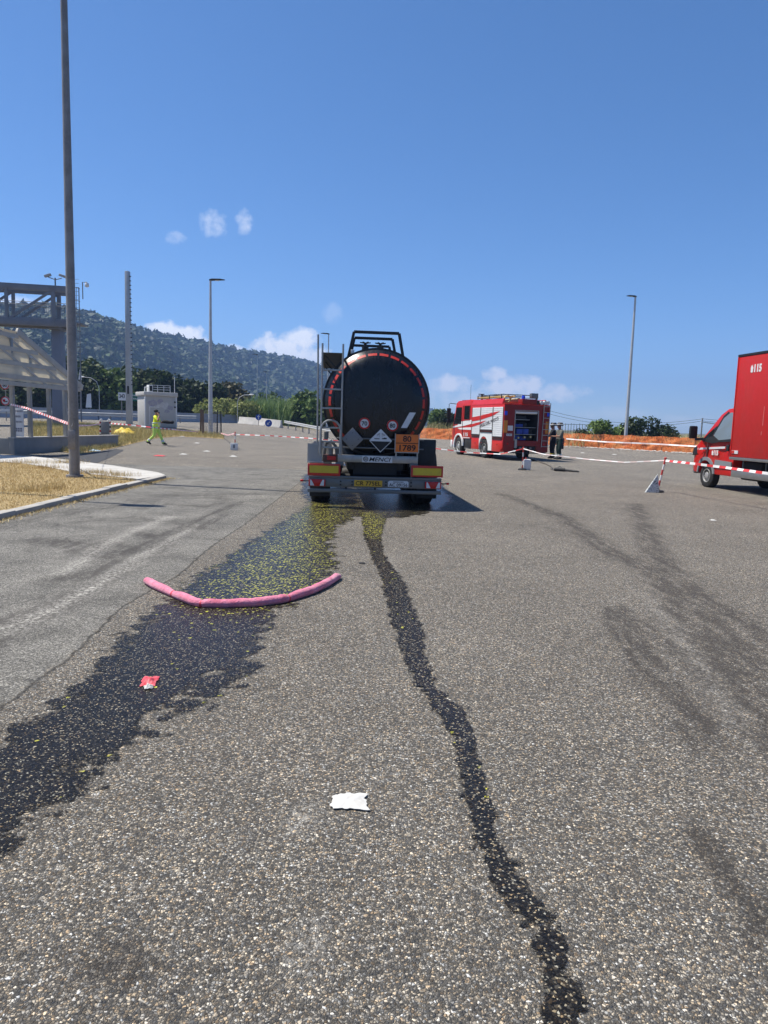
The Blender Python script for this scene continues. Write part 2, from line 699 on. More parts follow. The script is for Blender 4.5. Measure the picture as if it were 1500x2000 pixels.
        wc = mixc(t, mth(t, 'MULTIPLY', mth(t, 'MULTIPLY', mth(t, 'GREATER_THAN', sepc.outputs[0], .79), edge), .7), wc, mixc(t, 1, col, (.8, .76, .62), 'MULTIPLY'))
        t.links.new(wc, b.inputs['Base Color'])
        b.inputs['Roughness'].default_value = .26
        b.inputs['Specular IOR Level'].default_value = .16
        h = mth(t, 'ADD', hgt, mth(t, 'MULTIPLY', grain, .2))
        bump(t, b, h, .42, .003)
        sd = mth(t, 'ADD', attr(t, 'depth'), mth(t, 'ADD', mth(t, 'MULTIPLY', mth(t, 'SUBTRACT', noise(t, 5, 6, .68, pos), .5), .62),
                                                mth(t, 'MULTIPLY', mth(t, 'SUBTRACT', noise(t, 38, 4, .7, pos), .5), .2)))
        # drying stones poke through near the rim and in patches
        sd = mth(t, 'SUBTRACT', sd, mth(t, 'MULTIPLY', mth(t, 'MULTIPLY', edge, mth(t, 'GREATER_THAN', sepc.outputs[2], .45)), .07))
        fac = ramp(t, sd, [(-.02, 0), (.02, .75), (.10, 1)])
        tr = t.nodes.new('ShaderNodeBsdfTransparent')
        mx = t.nodes.new('ShaderNodeMixShader')
        t.links.new(fac, mx.inputs[0])
        t.links.new(tr.outputs[0], mx.inputs[1])
        t.links.new(b.outputs[0], mx.inputs[2])
        t.links.new(mx.outputs[0], t.nodes['Material Output'].inputs['Surface'])
    return mt


def grow(a, b, step, fac):
    out, v, s = [], a, step
    while v < b:
        v += s
        s *= fac
        out.append(v)
    return out


xs = [-v for v in grow(12, 3300, .2, 1.13)][::-1] + list(np.arange(-12, 12.001, .1)) + grow(12, 3300, .2, 1.13)
ys = [-v for v in grow(0, 3000, .5, 1.4)][::-1] + list(np.arange(0, 26.001, .1)) + grow(26, 3500, .15, 1.06)
xs, ys = np.array(xs), np.array(ys)
GX, GY = np.meshgrid(xs, ys)
GXf, GYf = GX.ravel(), GY.ravel()
V = np.stack([GXf, GYf, gz_np(GXf, GYf)], 1)
nx_, ny_ = len(xs), len(ys)
ii = (np.arange(ny_ - 1)[:, None] * nx_ + np.arange(nx_ - 1)[None]).ravel()
Fq = np.stack([ii, ii + 1, ii + nx_ + 1, ii + nx_], 1)
ground = structure(raw('ground', V, Fq, asphalt('asphalt'), smooth=True))
seam = gp([(-400, 1700), (-150, 1500), (0, 1383), (124, 1294), (178, 1245), (231, 1191), (285, 1158), (351, 1121), (413, 1067), (475, 1026), (529, 985), (575, 950), (610, 925)])
sd_ = -seg_dist(GXf, GYf, seam, True)
fattr(ground, 'smooth', np.clip(sd_ / .5 + .5, 0, 1) * (GYf < 24))
fattr(ground, 'seam', np.where(GYf < 24, sd_, 9))
ty = np.zeros_like(GXf)


def streak(pts, w, a):
    global ty
    d = seg_dist(GXf, GYf, gp(pts))
    ty = np.maximum(ty, a * np.exp(-(d / w) ** 2))


streak([(-60, 1260), (0, 1215), (120, 1170), (200, 1120), (240, 1085), (330, 1040), (400, 1010), (470, 980)], .075, 1.5)
streak([(-60, 1300), (0, 1250), (90, 1205), (170, 1165), (290, 1085), (370, 1042), (440, 1005)], .075, 1.6)
streak([(0, 1232), (165, 1150), (300, 1062), (380, 1022)], .05, .9)
streak([(120, 1130), (200, 1115), (225, 1080), (330, 1060), (270, 1040)], .17, 1.1)
streak([(85, 1055), (140, 1065), (195, 1085), (218, 1080), (210, 1060)], .22, 1.4)
streak([(0, 1030), (120, 1000), (240, 985), (330, 968), (480, 965)], .4, .7)
streak([(330, 985), (400, 990), (440, 980), (425, 968), (350, 968)], .15, .9)
streak([(150, 1020), (260, 1010), (330, 1020), (420, 1035)], .13, .8)
streak([(980, 965), (1100, 1010), (1180, 1072), (1270, 1115), (1330, 1180), (1420, 1240), (1530, 1330)], .2, 1.2)
streak([(1240, 985), (1280, 1080), (1350, 1150), (1500, 1250), (1620, 1330)], .22, 1.15)
streak([(1330, 1190), (1400, 1300), (1470, 1380), (1560, 1460)], .26, 1.5)
streak([(1205, 1190), (1230, 1250), (1280, 1320), (1330, 1390), (1390, 1450)], .14, 1.6)
streak([(1225, 1200), (1290, 1240), (1310, 1275)], .07, 1.2)
streak([(1380, 1630), (1410, 1680), (1460, 1740), (1500, 1770)], .06, 1.8)
streak([(1480, 1800), (1500, 1860)], .06, 1.5)
streak([(190, 1870), (240, 1890), (280, 1880)], .085, 1.5)
streak([(515, 1588), (532, 1590)], .018, 1.4)
streak([(860, 1010), (960, 1020), (1060, 1030), (1160, 1060)], .16, .35)
streak([(760, 900), (960, 905), (1200, 925), (1500, 985)], .3, .3)
streak([(1070, 872), (1250, 895), (1420, 920)], .8, .38)
streak([(200, 890), (400, 900), (590, 905)], .5, .35)
fattr(ground, 'tyre', ty)
scu = np.zeros_like(GXf)
for pts, w in (([(586, 1540), (592, 1700), (597, 1850), (605, 2050)], .014), ([(760, 1080), (785, 1350), (800, 1500), (812, 1620), (840, 1900), (850, 2050)], .014),
               ([(0, 1238), (165, 1158), (289, 1080), (372, 1035)], .1), ([(1260, 1160), (1330, 1250), (1390, 1340), (1440, 1420)], .07),
               ([(120, 1120), (230, 1050), (330, 1010)], .1)):
    scu = np.maximum(scu, (.45 if .06 < w < .08 else 1) * np.exp(-(seg_dist(GXf, GYf, gp(pts)) / w) ** 2))
fattr(ground, 'scuff', scu)
FENCE = [(60, 20), (34, 48), (24.4, 57), (14.5, 72), (7.4, 84), (-3, 98), (-14, 112), (-30, 130)]
wild = np.clip((-seg_dist(GXf, GYf, FENCE, True)) / 2 + .5, 0, 1) if False else np.zeros_like(GXf)
sdf = seg_dist(GXf, GYf, FENCE, True)
ref_s = seg_dist(np.array([0.0]), np.array([10.0]), FENCE, True)[0]
wild = np.clip(-sdf * np.sign(ref_s) / 2, 0, 1)
wild = np.maximum(wild, np.clip((GYf - 92) / 6, 0, 1))
fattr(ground, 'wild', wild)

# ---- the liquid on the ground: a film with its own outline
wetm = asphalt('wet_asphalt', True)


def film(name, dep, x0, x1, y0, y1, label, yel, st=.06, rag=.05):
    X, Y = np.meshgrid(np.arange(x0, x1, st), np.arange(y0, y1, st))
    D = dep(X, Y) + RNG.normal(0, rag, X.shape)
    nxx = X.shape[1]
    keep = D > -.4
    q = keep[:-1, :-1] | keep[1:, :-1] | keep[:-1, 1:] | keep[1:, 1:]
    i0 = (np.arange(X.shape[0] - 1)[:, None] * nxx + np.arange(nxx - 1)[None])[q]
    Fc = np.stack([i0, i0 + 1, i0 + nxx + 1, i0 + nxx], 1)
    used, inv = np.unique(Fc, return_inverse=True)
    V = np.stack([X.ravel(), Y.ravel(), np.full(X.size, .004)], 1)[used]
    o = raw(name, V, inv.reshape(-1, 4), wetm)
    fattr(o, 'depth', D.ravel()[used])
    fattr(o, 'yellow', yel(X, Y).ravel()[used])
    return tag(o, label, 'spill')


spill = gp([(590, 965), (600, 985), (565, 1010), (480, 1062), (405, 1112), (352, 1150), (300, 1195), (240, 1245), (150, 1335), (60, 1402), (0, 1452), (-90, 1520),
            (-110, 1760), (0, 1655), (90, 1592), (165, 1535), (265, 1455), (335, 1408), (420, 1368), (488, 1322), (505, 1270), (535, 1212), (560, 1185),
            (640, 1128), (664, 1102), (650, 1062), (656, 1032), (700, 1008), (790, 1012), (862, 996), (885, 975), (850, 930), (790, 905), (640, 905), (590, 930)])
dryp = gp([(440, 1308), (400, 1318), (335, 1372), (270, 1415)])
dryp2 = gp([(300, 1200), (420, 1215)])


def dep1(X, Y):
    d = seg_dist(X, Y, spill + spill[:1])
    d = np.where(in_poly(X, Y, spill), d, -d)
    d = np.minimum(d, .45)
    d = d - .26 * np.exp(-(seg_dist(X, Y, dryp) / .06) ** 2)
    return d


yc_ = gp([(620, 985), (600, 1040), (560, 1110), (520, 1160)])
yc2 = gp([(700, 1005), (730, 1020), (740, 1045)])


def yel1(X, Y):
    return np.clip(.014 + 1.15 * np.exp(-(seg_dist(X, Y, yc_) / .6) ** 2), 0, 1)


film('liquid_spill', dep1, -8, 2.2, 1.8, 29, 'wide dark wet patch with yellow flecks spreading back from the tanker', yel1)
trail = [(735, 985, 60), (730, 1015, 46), (728, 1050, 32), (737, 1085, 24), (765, 1130, 40), (783, 1190, 52), (800, 1240, 56), (815, 1300, 42), (838, 1348, 34), (878, 1390, 50),
         (905, 1440, 44), (915, 1500, 40), (935, 1580, 44), (955, 1650, 48), (990, 1720, 66), (1040, 1780, 62), (1078, 1850, 62), (1096, 1920, 68), (1096, 1985, 76), (1118, 2060, 80)]
tp = [(G(x, y), w) for x, y, w in trail]


def dep2(X, Y):
    best = np.full(X.shape, -9.0)
    for (a, wa), (b, wb) in zip(tp[:-1], tp[1:]):
        ra, rb = wa * a.y / F / 2, wb * b.y / F / 2
        dx, dy = b.x - a.x, b.y - a.y
        t = np.clip(((X - a.x) * dx + (Y - a.y) * dy) / (dx * dx + dy * dy), 0, 1)
        d = np.hypot(X - a.x - t * dx, Y - a.y - t * dy)
        best = np.maximum(best, (ra + (rb - ra) * t) - d)
    return best * 4.0 + .03


def yel2(X, Y):
    return np.clip(.02 + 1.1 * np.exp(-(seg_dist(X, Y, yc2) / .35) ** 2), 0, 1)


fo = film('liquid_trail', dep2, -.8, 1.3, 1.6, 13.0, 'narrow dark wet trickle running from under the tanker towards the viewer', yel2, .03, .06)
fo.location.z = .003

# ---- kerbed island on the left
conc = M('concrete_pale', (.50, .48, .44), .85, dirt=.55, dscale=1.6, bmp=.5, fine=120)
conc_k = M('concrete_kerb', (.40, .38, .34), .88, dirt=.6, dscale=2.4, bmp=.6, fine=90)
conc_w = M('concrete_wall_grey', (.27, .27, .26), .88, dirt=.45, dscale=1.2, bmp=.4, fine=60, dcol=(.14, .14, .14))


def strawm(name, a, b_, c):
    mt, t, b = nodes(name)
    col = ramp(t, mth(t, 'ADD', mth(t, 'MULTIPLY', attr(t, 'tone'), .7), mth(t, 'MULTIPLY', noise(t, 1.2, 4, .6, geopos(t)), .35)), [(.1, a), (.5, b_), (.95, c)])
    t.links.new(col, b.inputs['Base Color'])
    b.inputs['Roughness'].default_value = .75
    b.inputs['Specular IOR Level'].default_value = .2
    return mt


straw = strawm('straw', (.28, .18, .07), (.54, .39, .16), (.74, .61, .32))
strawgreen = strawm('straw_green', (.09, .14, .03), (.44, .36, .14), (.66, .57, .30))


def soilm():
    mt, t, b = nodes('dry_soil')
    p = geopos(t)
    col = ramp(t, mth(t, 'ADD', mth(t, 'MULTIPLY', noise(t, 3, 6, .7, p), .6), mth(t, 'MULTIPLY', noise(t, 60, 3, .7, p), .4)), [(.3, (.17, .12, .06)), (.5, (.33, .24, .11)), (.7, (.46, .37, .2))])
    t.links.new(col, b.inputs['Base Color'])
    b.inputs['Roughness'].default_value = .95
    bump(t, b, noise(t, 90, 4, .7, p), .6, .01)
    return mt


soil = soilm()
LIFT = .075
low = [G(x, y, LIFT) for x, y in [(268, 936), (200, 929), (136, 921), (90, 912), (43, 905)]]
upp = [G(x, y, LIFT) for x, y in [(322, 928), (308, 923), (222, 910), (136, 899), (60, 892), (0, 889)]]
KX = -5.95
islp = [(KX, 6.5), (KX, low[0].y - .35)] + [(p.x, p.y - .02) for p in low] + [(-20, low[-1].y + 1.2), (-20, 6.5)]
mb = MB()
mb.prism(islp, 'z', -.05, LIFT)
structure(mb.build('verge_soil', soil))
pathp = [(KX - .12, low[0].y - .33)] + [(p.x, p.y) for p in low] + [(-20, low[-1].y + 1.22), (-20, upp[-1].y + .8)] + [(p.x, p.y) for p in upp[::-1]] + [(upp[0].x + .02, upp[0].y - .1)]
mb = MB()
mb.prism(pathp, 'z', -.05, LIFT + .012)
structure(mb.build('footpath', conc))
kr = bpy.data.objects.new('kerb', None)
COL.objects.link(kr)
kr['kind'] = 'structure'
y = 6.2
tip = upp[0]
while y < tip.y - .25:
    L = min(.98, tip.y - .2 - y)
    mb = MB()
    j = random.uniform(-.012, .012)
    mb.box(KX + j, KX + .2 + j, y, y + L - .015, -.06, LIFT + .02 + random.uniform(-.012, .01))
    mb.build('kerb_stone', conc_k, kr, bevel=.018)
    y += L


def blades(name, label, cat, pts, h, w, mt, lean=.5, kind='stuff', tone=None, parent=None):
    """thin grass blades, one bent triangle pair each"""
    n = len(pts)
    P = np.asarray(pts)
    hh = h * (.5 + RNG.random(n))
    a = RNG.random(n) * 2 * np.pi
    l = lean * RNG.random(n) * hh
    dx, dy = np.cos(a), np.sin(a)
    b = RNG.random(n) * 2 * np.pi
    wx, wy = np.cos(b) * w / 2, np.sin(b) * w / 2
    z0 = np.zeros(n)
    v0 = P + np.stack([-wx, -wy, z0], 1)
    v1 = P + np.stack([wx, wy, z0], 1)
    mm = P + np.stack([dx * l * .35, dy * l * .35, hh * .6], 1)
    v2 = mm + np.stack([wx * .7, wy * .7, z0], 1)
    v3 = mm - np.stack([wx * .7, wy * .7, z0], 1)
    v4 = P + np.stack([dx * l, dy * l, hh], 1)
    V = np.stack([v0, v1, v2, v3, v4], 1).reshape(-1, 3)
    o5 = np.arange(n)[:, None] * 5
    T = np.concatenate([o5 + np.array([[0, 1, 2]]), o5 + np.array([[0, 2, 3]]), o5 + np.array([[3, 2, 4]])], 0)
    o = raw(name, V, T, mt, parent, kind)
    tn = RNG.random(n) if tone is None else np.clip(tone + RNG.normal(0, .15, n), 0, 1)
    fattr(o, 'tone', np.repeat(tn, 5))
    if label:
        o['label'] = label
        o['category'] = cat
    return o


def scatter(poly, n, lift=0.0):
    P = np.array(poly)
    x0, y0, x1, y1 = P[:, 0].min(), P[:, 1].min(), P[:, 0].max(), P[:, 1].max()
    X = RNG.uniform(x0, x1, n * 4)
    Y = RNG.uniform(y0, y1, n * 4)
    k = in_poly(X, Y, poly)
    X, Y = X[k][:n], Y[k][:n]
    return np.stack([X, Y, gz_np(X, Y) + lift], 1)


gpoly = [(KX, 8.5), (KX, low[0].y - .35)] + [(p.x, p.y - .05) for p in low] + [(-14, low[-1].y + .5), (-10, 8.5)]
pts = scatter(gpoly, 52000, LIFT - .01)
blades('dry_grass', 'short straw-coloured dry grass covering the kerbed verge by the tall lamp post', 'grass', pts, .045, .008, straw, 1.6)
tuft = []
for (px, py, n, s) in ((130, 905, 500, .3), (180, 925, 500, .3), (230, 930, 400, .25), (45, 905, 500, .4), (95, 915, 300, .3), (60, 960, 400, .25), (110, 955, 250, .15)):
    c = G(px, py, LIFT)
    tuft.append(np.stack([RNG.normal(c.x, s, n), RNG.normal(c.y, s * .6, n), np.full(n, LIFT - .01)], 1))
blades('dry_grass_tufts', 'taller wispy dry grass tufts along the edge of the pale footpath', 'grass', np.concatenate(tuft), .13, .006, straw, .8)
# straw blown along the foot of the kerb
yy = RNG.uniform(8.5, tip.y, 2600)
pts = np.stack([KX + .21 + np.abs(RNG.normal(0, .10, 2600)), yy, np.full(2600, .002)], 1)
blades('straw_litter', 'loose straw lying in the gutter along the kerb', 'straw', pts, .03, .008, straw, 2.5)

vpoly = [tuple(G(x, y))[:2] for x, y in [(60, 868), (150, 888), (205, 879), (262, 866), (300, 857), (345, 853), (400, 855), (438, 858), (436, 850), (400, 846), (345, 842), (300, 840), (240, 834), (150, 829), (60, 826)]]


def sheet(name, poly, lift, mt):
    """thin sheet draped on the ground inside an outline"""
    P = np.array(poly)
    mb = MB()
    me = bmesh.new()
    vs = [me.verts.new((p[0], p[1], 0)) for p in poly]
    me.faces.new(vs)
    bmesh.ops.triangulate(me, faces=me.faces[:])
    for _ in range(4):
        bmesh.ops.subdivide_edges(me, edges=[e for e in me.edges if e.calc_length() > 2], cuts=1, use_grid_fill=False)
        bmesh.ops.triangulate(me, faces=me.faces[:])
    for v in me.verts:
        v.co.z = gz(v.co.x, v.co.y) + lift
    d = bpy.data.meshes.new(name)
    bmesh.ops.recalc_face_normals(me, faces=me.faces)
    me.to_mesh(d)
    me.free()
    d.materials.append(mt)
    o = bpy.data.objects.new(name, d)
    COL.objects.link(o)
    return structure(o)


sheet('verge_ground', vpoly, .012, soil)
blades('verge_grass', 'straw and green grass on the far verge around the pale utility cabin', 'grass', scatter(vpoly, 30000, .0), .2, .016, strawgreen, .9)
sheet('asphalt_patch', [tuple(G(x, y))[:2] for x, y in [(70, 889), (190, 905), (243, 879), (225, 877), (150, 889)]], .006, M('new_asphalt', (.045, .045, .047), .85, dirt=.4, dscale=6, bmp=.6, fine=150))

# ---- wooded hill
ridge = [(-520, 470, 520), (-250, 560, 560), (0, 601, 620), (90, 606, 680), (150, 617, 720), (190, 626, 760), (270, 646, 850), (350, 664, 950), (400, 675, 1020), (450, 686, 1090), (500, 694, 1180), (560, 705, 1300),
         (620, 718, 1420), (690, 744, 1560), (760, 778, 1720), (830, 806, 1900), (900, 826, 2100), (960, 834, 2300)]
rp = []
for x, y, D in ridge:
    p = at_y(x, y, D)
    p.z = max(p.z - 5, .3)
    rp.append(p)
NU, NV = 220, 46
rx = np.array([p.x for p in rp])
ry = np.array([p.y for p in rp])
rz_ = np.array([p.z for p in rp])
par = np.linspace(0, len(rp) - 1, NU)
idx = np.arange(len(rp))
ux, uy, uz = np.interp(par, idx, rx), np.interp(par, idx, ry), np.interp(par, idx, rz_)


def vn(x, y, s, seed):
    r = np.random.default_rng(seed)
    out = np.zeros_like(x)
    for k in range(5):
        a = r.random() * 6.28
        f = s * (1.7 ** k)
        out += np.sin((x * math.cos(a) + y * math.sin(a)) * f + r.random() * 6.28) / (1.5 ** k)
    return out


def hill_pt(u, v):
    """u along the ridge 0..1, v from the foot (0) to the ridge (1) and over it"""
    p = u * (NU - 1)
    k = np.arange(NU)
    x, y, z = np.interp(p, k, ux), np.interp(p, k, uy), np.interp(p, k, uz)
    fy = y * .42 + 60
    dx, dy = x / np.hypot(x, y), y / np.hypot(x, y)
    rr = np.hypot(x, y)
    rf = rr * .46 + 40
    r = rf + (rr - rf) * v
    s = np.where(v <= 1, np.sin(np.clip(v, 0, 1) * np.pi / 2) ** .9 * r / rr, 1 - (v - 1) * .9)
    X, Y = dx * r, dy * r
    b = vn(X, Y, .012, 3) * .06 * z * np.clip(np.sin(np.clip(v, 0, 1) * np.pi), 0, 1)
    return X, Y, z * s + b - 2 * (v <= 0)


U, Vv = np.meshgrid(np.linspace(0, 1, NU), np.linspace(0, 1.35, NV))
HX, HY, HZ = hill_pt(U.ravel(), Vv.ravel())
ii = (np.arange(NV - 1)[:, None] * NU + np.arange(NU - 1)[None]).ravel()
hmt, t, b = nodes('hill_ground')
b.inputs['Base Color'].default_value = (.035, .055, .02, 1)
b.inputs['Roughness'].default_value = 1
structure(raw('hill', np.stack([HX, HY, HZ], 1), np.stack([ii, ii + 1, ii + NU + 1, ii + NU], 1), hmt, smooth=True))


def leafm(name, dark, mid_, light, trans=.25):
    mt, t, b = nodes(name)
    tn = attr(t, 'tone')
    col = ramp(t, tn, [(.0, dark), (.5, mid_), (1, light)])
    t.links.new(col, b.inputs['Base Color'])
    b.inputs['Roughness'].default_value = .6
    b.inputs['Specular IOR Level'].default_value = .25
    if trans:
        tl = t.nodes.new('ShaderNodeBsdfTranslucent')
        t.links.new(col, tl.inputs[0])
        mx = t.nodes.new('ShaderNodeMixShader')
        mx.inputs[0].default_value = trans
        t.links.new(b.outputs[0], mx.inputs[1])
        t.links.new(tl.outputs[0], mx.inputs[2])
        t.links.new(mx.outputs[0], t.nodes['Material Output'].inputs['Surface'])
    return mt


forest_m = leafm('forest_leaves', (.011, .024, .008), (.026, .05, .015), (.062, .096, .027), .15)
NC = 34000
uu = RNG.random(NC)
vv = RNG.random(NC) ** .8 * 1.04 + .01
cx_, cy_, cz_ = hill_pt(uu, vv)
rr = np.hypot(cx_, cy_)
rad = np.clip(RNG.lognormal(.92, .5, NC), 1.2, 7.5) * (.50 + rr / 1500)
# every crown is a dome of leafy clumps
NL = 17
cen = np.stack([cx_, cy_, cz_ + rad * .35], 1)
dd = RNG.normal(0, 1, (NC, NL, 3))
dd[:, :, 2] = np.abs(dd[:, :, 2]) * 1.1 - .25
dd /= np.linalg.norm(dd, axis=2)[:, :, None]
prad = rad[:, None, None] * RNG.uniform(.7, 1.12, (NC, NL, 1))
Pc = (cen[:, None, :] + dd * prad * np.array([1, 1, 1.05])).reshape(-1, 3)
nrm = (dd + RNG.normal(0, .33, dd.shape)).reshape(-1, 3)
nrm /= np.linalg.norm(nrm, axis=1)[:, None]
a_ = np.cross(nrm, RNG.normal(0, 1, nrm.shape))
a_ /= np.linalg.norm(a_, axis=1)[:, None]
b_ = np.cross(nrm, a_)
sz = (np.repeat(rad, NL) * RNG.uniform(.32, .62, NC * NL))[:, None]
Vf = np.stack([Pc - a_ * sz, Pc + b_ * sz * .8 - nrm * sz * .25, Pc + a_ * sz, Pc - b_ * sz * .8 - nrm * sz * .25], 1).reshape(-1, 3)
fo = raw('hill_forest', Vf, np.arange(len(Vf)).reshape(-1, 4), forest_m, kind='stuff')
tone = np.repeat(np.clip(RNG.normal(.42, .2, NC), 0, 1), NL)
tone = np.clip(tone + RNG.normal(0, .2, NC * NL), 0, 1)
fattr(fo, 'tone', np.repeat(tone, 4))
tag(fo, 'dense woodland covering the whole hillside behind the motorway', 'forest')

# ---- trees
bark = M('bark', (.10, .075, .05), .9, dirt=.5, dscale=6, bmp=.8)
leaf_dark = leafm('leaves_dark', (.008, .017, .005), (.024, .042, .011), (.075, .105, .03))
leaf_mid = leafm('leaves_mid', (.02, .04, .01), (.07, .115, .026), (.17, .23, .06))
leaf_bright = leafm('leaves_bright', (.025, .05, .012), (.10, .16, .035), (.25, .33, .09))
leaf_olive = leafm('leaves_olive', (.06, .08, .02), (.21, .24, .065), (.45, .45, .17))
leaf_brown = leafm('leaves_brown', (.025, .03, .012), (.065, .065, .025), (.14, .115, .05))
leaf_reed = leafm('leaves_reed', (.04, .085, .02), (.17, .26, .07), (.44, .52, .22))


def crown(parent, blobs, n, size, mt, name='crown'):
    B = np.array(blobs, dtype=float)
    vol = B[:, 3] * B[:, 4] * B[:, 5]
    pick = RNG.choice(len(B), n, p=vol / vol.sum())
    d = RNG.normal(0, 1, (n, 3))
    d /= np.linalg.norm(d, axis=1)[:, None]
    rr_ = RNG.random(n) ** .33
    rr_ = np.where(RNG.random(n) < .55, .75 + .35 * RNG.random(n), rr_)
    P = B[pick, :3] + d * rr_[:, None] * B[pick, 3:6]
    nrm = d * .6 + RNG.normal(0, .8, (n, 3)) + np.array([0, 0, .35])
    nrm /= np.linalg.norm(nrm, axis=1)[:, None]
    a = np.cross(nrm, RNG.normal(0, 1, (n, 3)))
    a /= np.linalg.norm(a, axis=1)[:, None]
    b_ = np.cross(nrm, a)
    s = size * (.55 + .9 * RNG.random(n))[:, None]
    V = np.stack([P - a * s, P + b_ * s * .55, P + a * s, P - b_ * s * .55], 1).reshape(-1, 3)
    F4 = np.arange(n * 4).reshape(n, 4)
    o = raw(name, V, F4, mt, parent)
    bt = RNG.random(len(B)) * .35
    fattr(o, 'tone', np.repeat(np.clip(bt[pick] + RNG.random(n) * .65, 0, 1), 4))
    return o


def tree(name, label, x, y, h, w, mt, n=2200, size=.34, group=None, trunk=.3, base=None, cat='tree', nb=9, seed=0):
    r = random.Random(seed + int(x * 13 + y * 7))
    z0 = gz(x, y) if base is None else base
    root = thing(name, label, cat, (x, y, z0), 0, group)
    mb = MB()
    tr = max(.05, h * .022)
    mb.tube([(0, 0, -.1), (r.uniform(-.1, .1), r.uniform(-.1, .1), h * .25), (r.uniform(-.2, .2), r.uniform(-.2, .2), h * .55)], [tr, tr * .8, tr * .4], 7)
    bl = []
    for i in range(nb):
        a = r.random() * 6.28
        q = r.random() ** .6
        bz = h * (trunk + (1 - trunk) * r.uniform(.08, .88))
        k = math.sin(math.pi * min(1, max(0.12, (bz / h - trunk * .5) / (1.1 - trunk * .5)))) ** .6
        rad = w / 2 * (1 - .45) * q * k * 1.2
        c = (rad * math.cos(a), rad * math.sin(a), bz)
        s = w * r.uniform(.17, .3)
        s = min(s, (h - bz) / .8 + .1)
        bl.append((c[0], c[1], c[2], s, s, s * .8))
        mb.tube([(0, 0, h * r.uniform(.15, .4)), (c[0] * .5, c[1] * .5, bz * .75), c], [tr * .5, tr * .3, tr * .1], 5)
    mb.build('trunk', bark, root, smooth=True)
    crown(root, bl, n, size, mt)
    return root


# the dark wood along the far side of the motorway, then single trees
gl = 'trees along the far side of the motorway'
row = [(148, 700, 104, 6.5, leaf_dark), (178, 705, 100, 7, leaf_dark), (205, 716, 106, 6.5, leaf_dark), (232, 722, 100, 6, leaf_mid), (262, 716, 108, 7, leaf_dark), (290, 720, 102, 6.5, leaf_dark),
       (318, 728, 108, 7, leaf_dark), (345, 738, 103, 6.5, leaf_dark), (372, 742, 110, 7.5, leaf_dark), (398, 748, 104, 6, leaf_dark), (60, 718, 92, 8, leaf_dark), (20, 705, 98, 8, leaf_dark), (105, 722, 96, 7, leaf_dark)]
words = ['behind the ladder of the gantry', 'just right of the tall lamp post', 'left of the square mast', 'just left of the square mast', 'behind the square mast and the green sign', 'above the left half of the cabin roof',
         'above the right half of the cabin roof', 'just right of the cabin', 'between the cabin and the wire panels', 'behind the lamp post with wire panels', 'behind the canopy posts', 'farthest left under the canopy', 'behind the third canopy post']
for i, (px, py, D, w, mt) in enumerate(row):
    p = at_y(px, py, D)
    z0 = gz(p.x, D)
    tree('motorway_tree', ('dark evergreen tree ' if mt is leaf_dark else 'mid green tree ') + words[i], p.x, D, p.z - z0, w * 1.25, mt, 3000, .36, gl, .08, seed=i, nb=13)
for (px, py, D, w, mt, lab) in ((455, 748, 120, 10, leaf_brown, 'brownish rounded tree between the two lamp posts beyond the motorway'),
                                (520, 768, 150, 8, leaf_mid, 'small green tree behind the reeds and slim far lamp post'),
                                (596, 764, 105, 7, leaf_bright, 'green tree just left of the tanker ladder'),
                                (632, 782, 100, 6, leaf_bright, 'green bush standing behind the tanker ladder'),
                                (660, 790, 108, 8, leaf_mid, 'green tree half hidden behind the tanker')):
    p = at_y(px, py, D)
    tree('tree', lab, p.x, D, p.z - gz(p.x, D), w, mt, 2800, .36, None, .08, nb=13)
for (px, py, D, w, mt, lab, bz) in ((440, 778, 100, 6.5, leaf_olive, 'pale olive shrub below the brownish tree', None), (478, 784, 98, 5.5, leaf_olive, 'pale olive shrub behind the curved street lamp', None),
                                    (415, 790, 96, 5, leaf_olive, 'low olive shrub next to the wire panels', None),
                                    (858, 800, 96, 3.2, leaf_bright, 'leafy shrub between the tanker and the fire engine', None), (878, 800, 92, 2.6, leaf_dark, 'dark shrub behind the mirror of the fire engine', None),
                                    (1178, 820, 66, 2.8, leaf_bright, 'small leafy shrub left of the lamp post behind the orange netting', -1.6), (1212, 832, 67, 2.4, leaf_reed, 'pale low shrub at the foot of the lamp post behind the netting', -1.6),
                                    (1240, 816, 66, 3.0, leaf_dark, 'dark shrub just right of the lamp post behind the orange netting', -1.6), (1272, 815, 67, 3.2, leaf_dark, 'widest dark shrub behind the orange netting', -1.6),
                                    (1300, 830, 68, 2.6, leaf_dark, 'low dark shrub at the right end of the shrubs behind the netting', -1.6), (1138, 838, 70, 2, leaf_dark, 'tiny shrub behind the netting near the firefighters', -1.6)):
    p = at_y(px, py, D)
    z0 = gz(p.x, D)
    tree('shrub', lab, p.x, D, p.z - z0, w, mt, 1500, .2 if D > 80 else .13, None, .1, None, 'shrub', nb=11)

# reeds and tall dry grass beyond the guard rail
rp_ = []
for i in range(2600):
    px = random.uniform(484, 566)
    D = random.uniform(98, 110)
    p = at_y(px, 815, D)
    rp_.append((p.x, D, gz(p.x, D)))
blades('reeds', 'tall green reed bed beyond the guard rail left of the tanker', 'reeds', np.array(rp_), 2.7, .13, leaf_reed, .5)
rp_ = [(at_y(random.uniform(560, 640), 815, 1).x * D, D, gz(at_y(590, 815, 1).x * D, D)) for D in RNG.uniform(113, 122, 1800)]
blades('tall_dry_grass', 'tall yellow dry grass behind the netting left of the tanker', 'grass', np.array(rp_), 2.6, .1, strawgreen, .6)
rp_ = [(at_y(random.uniform(835, 905), 830, 1).x * D, D, 0) for D in RNG.uniform(88, 96, 1500)]
blades('tall_green_grass', 'tall yellowish green grass behind the netting beside the fire engine', 'grass', np.array(rp_), 1.5, .08, strawgreen, .6)
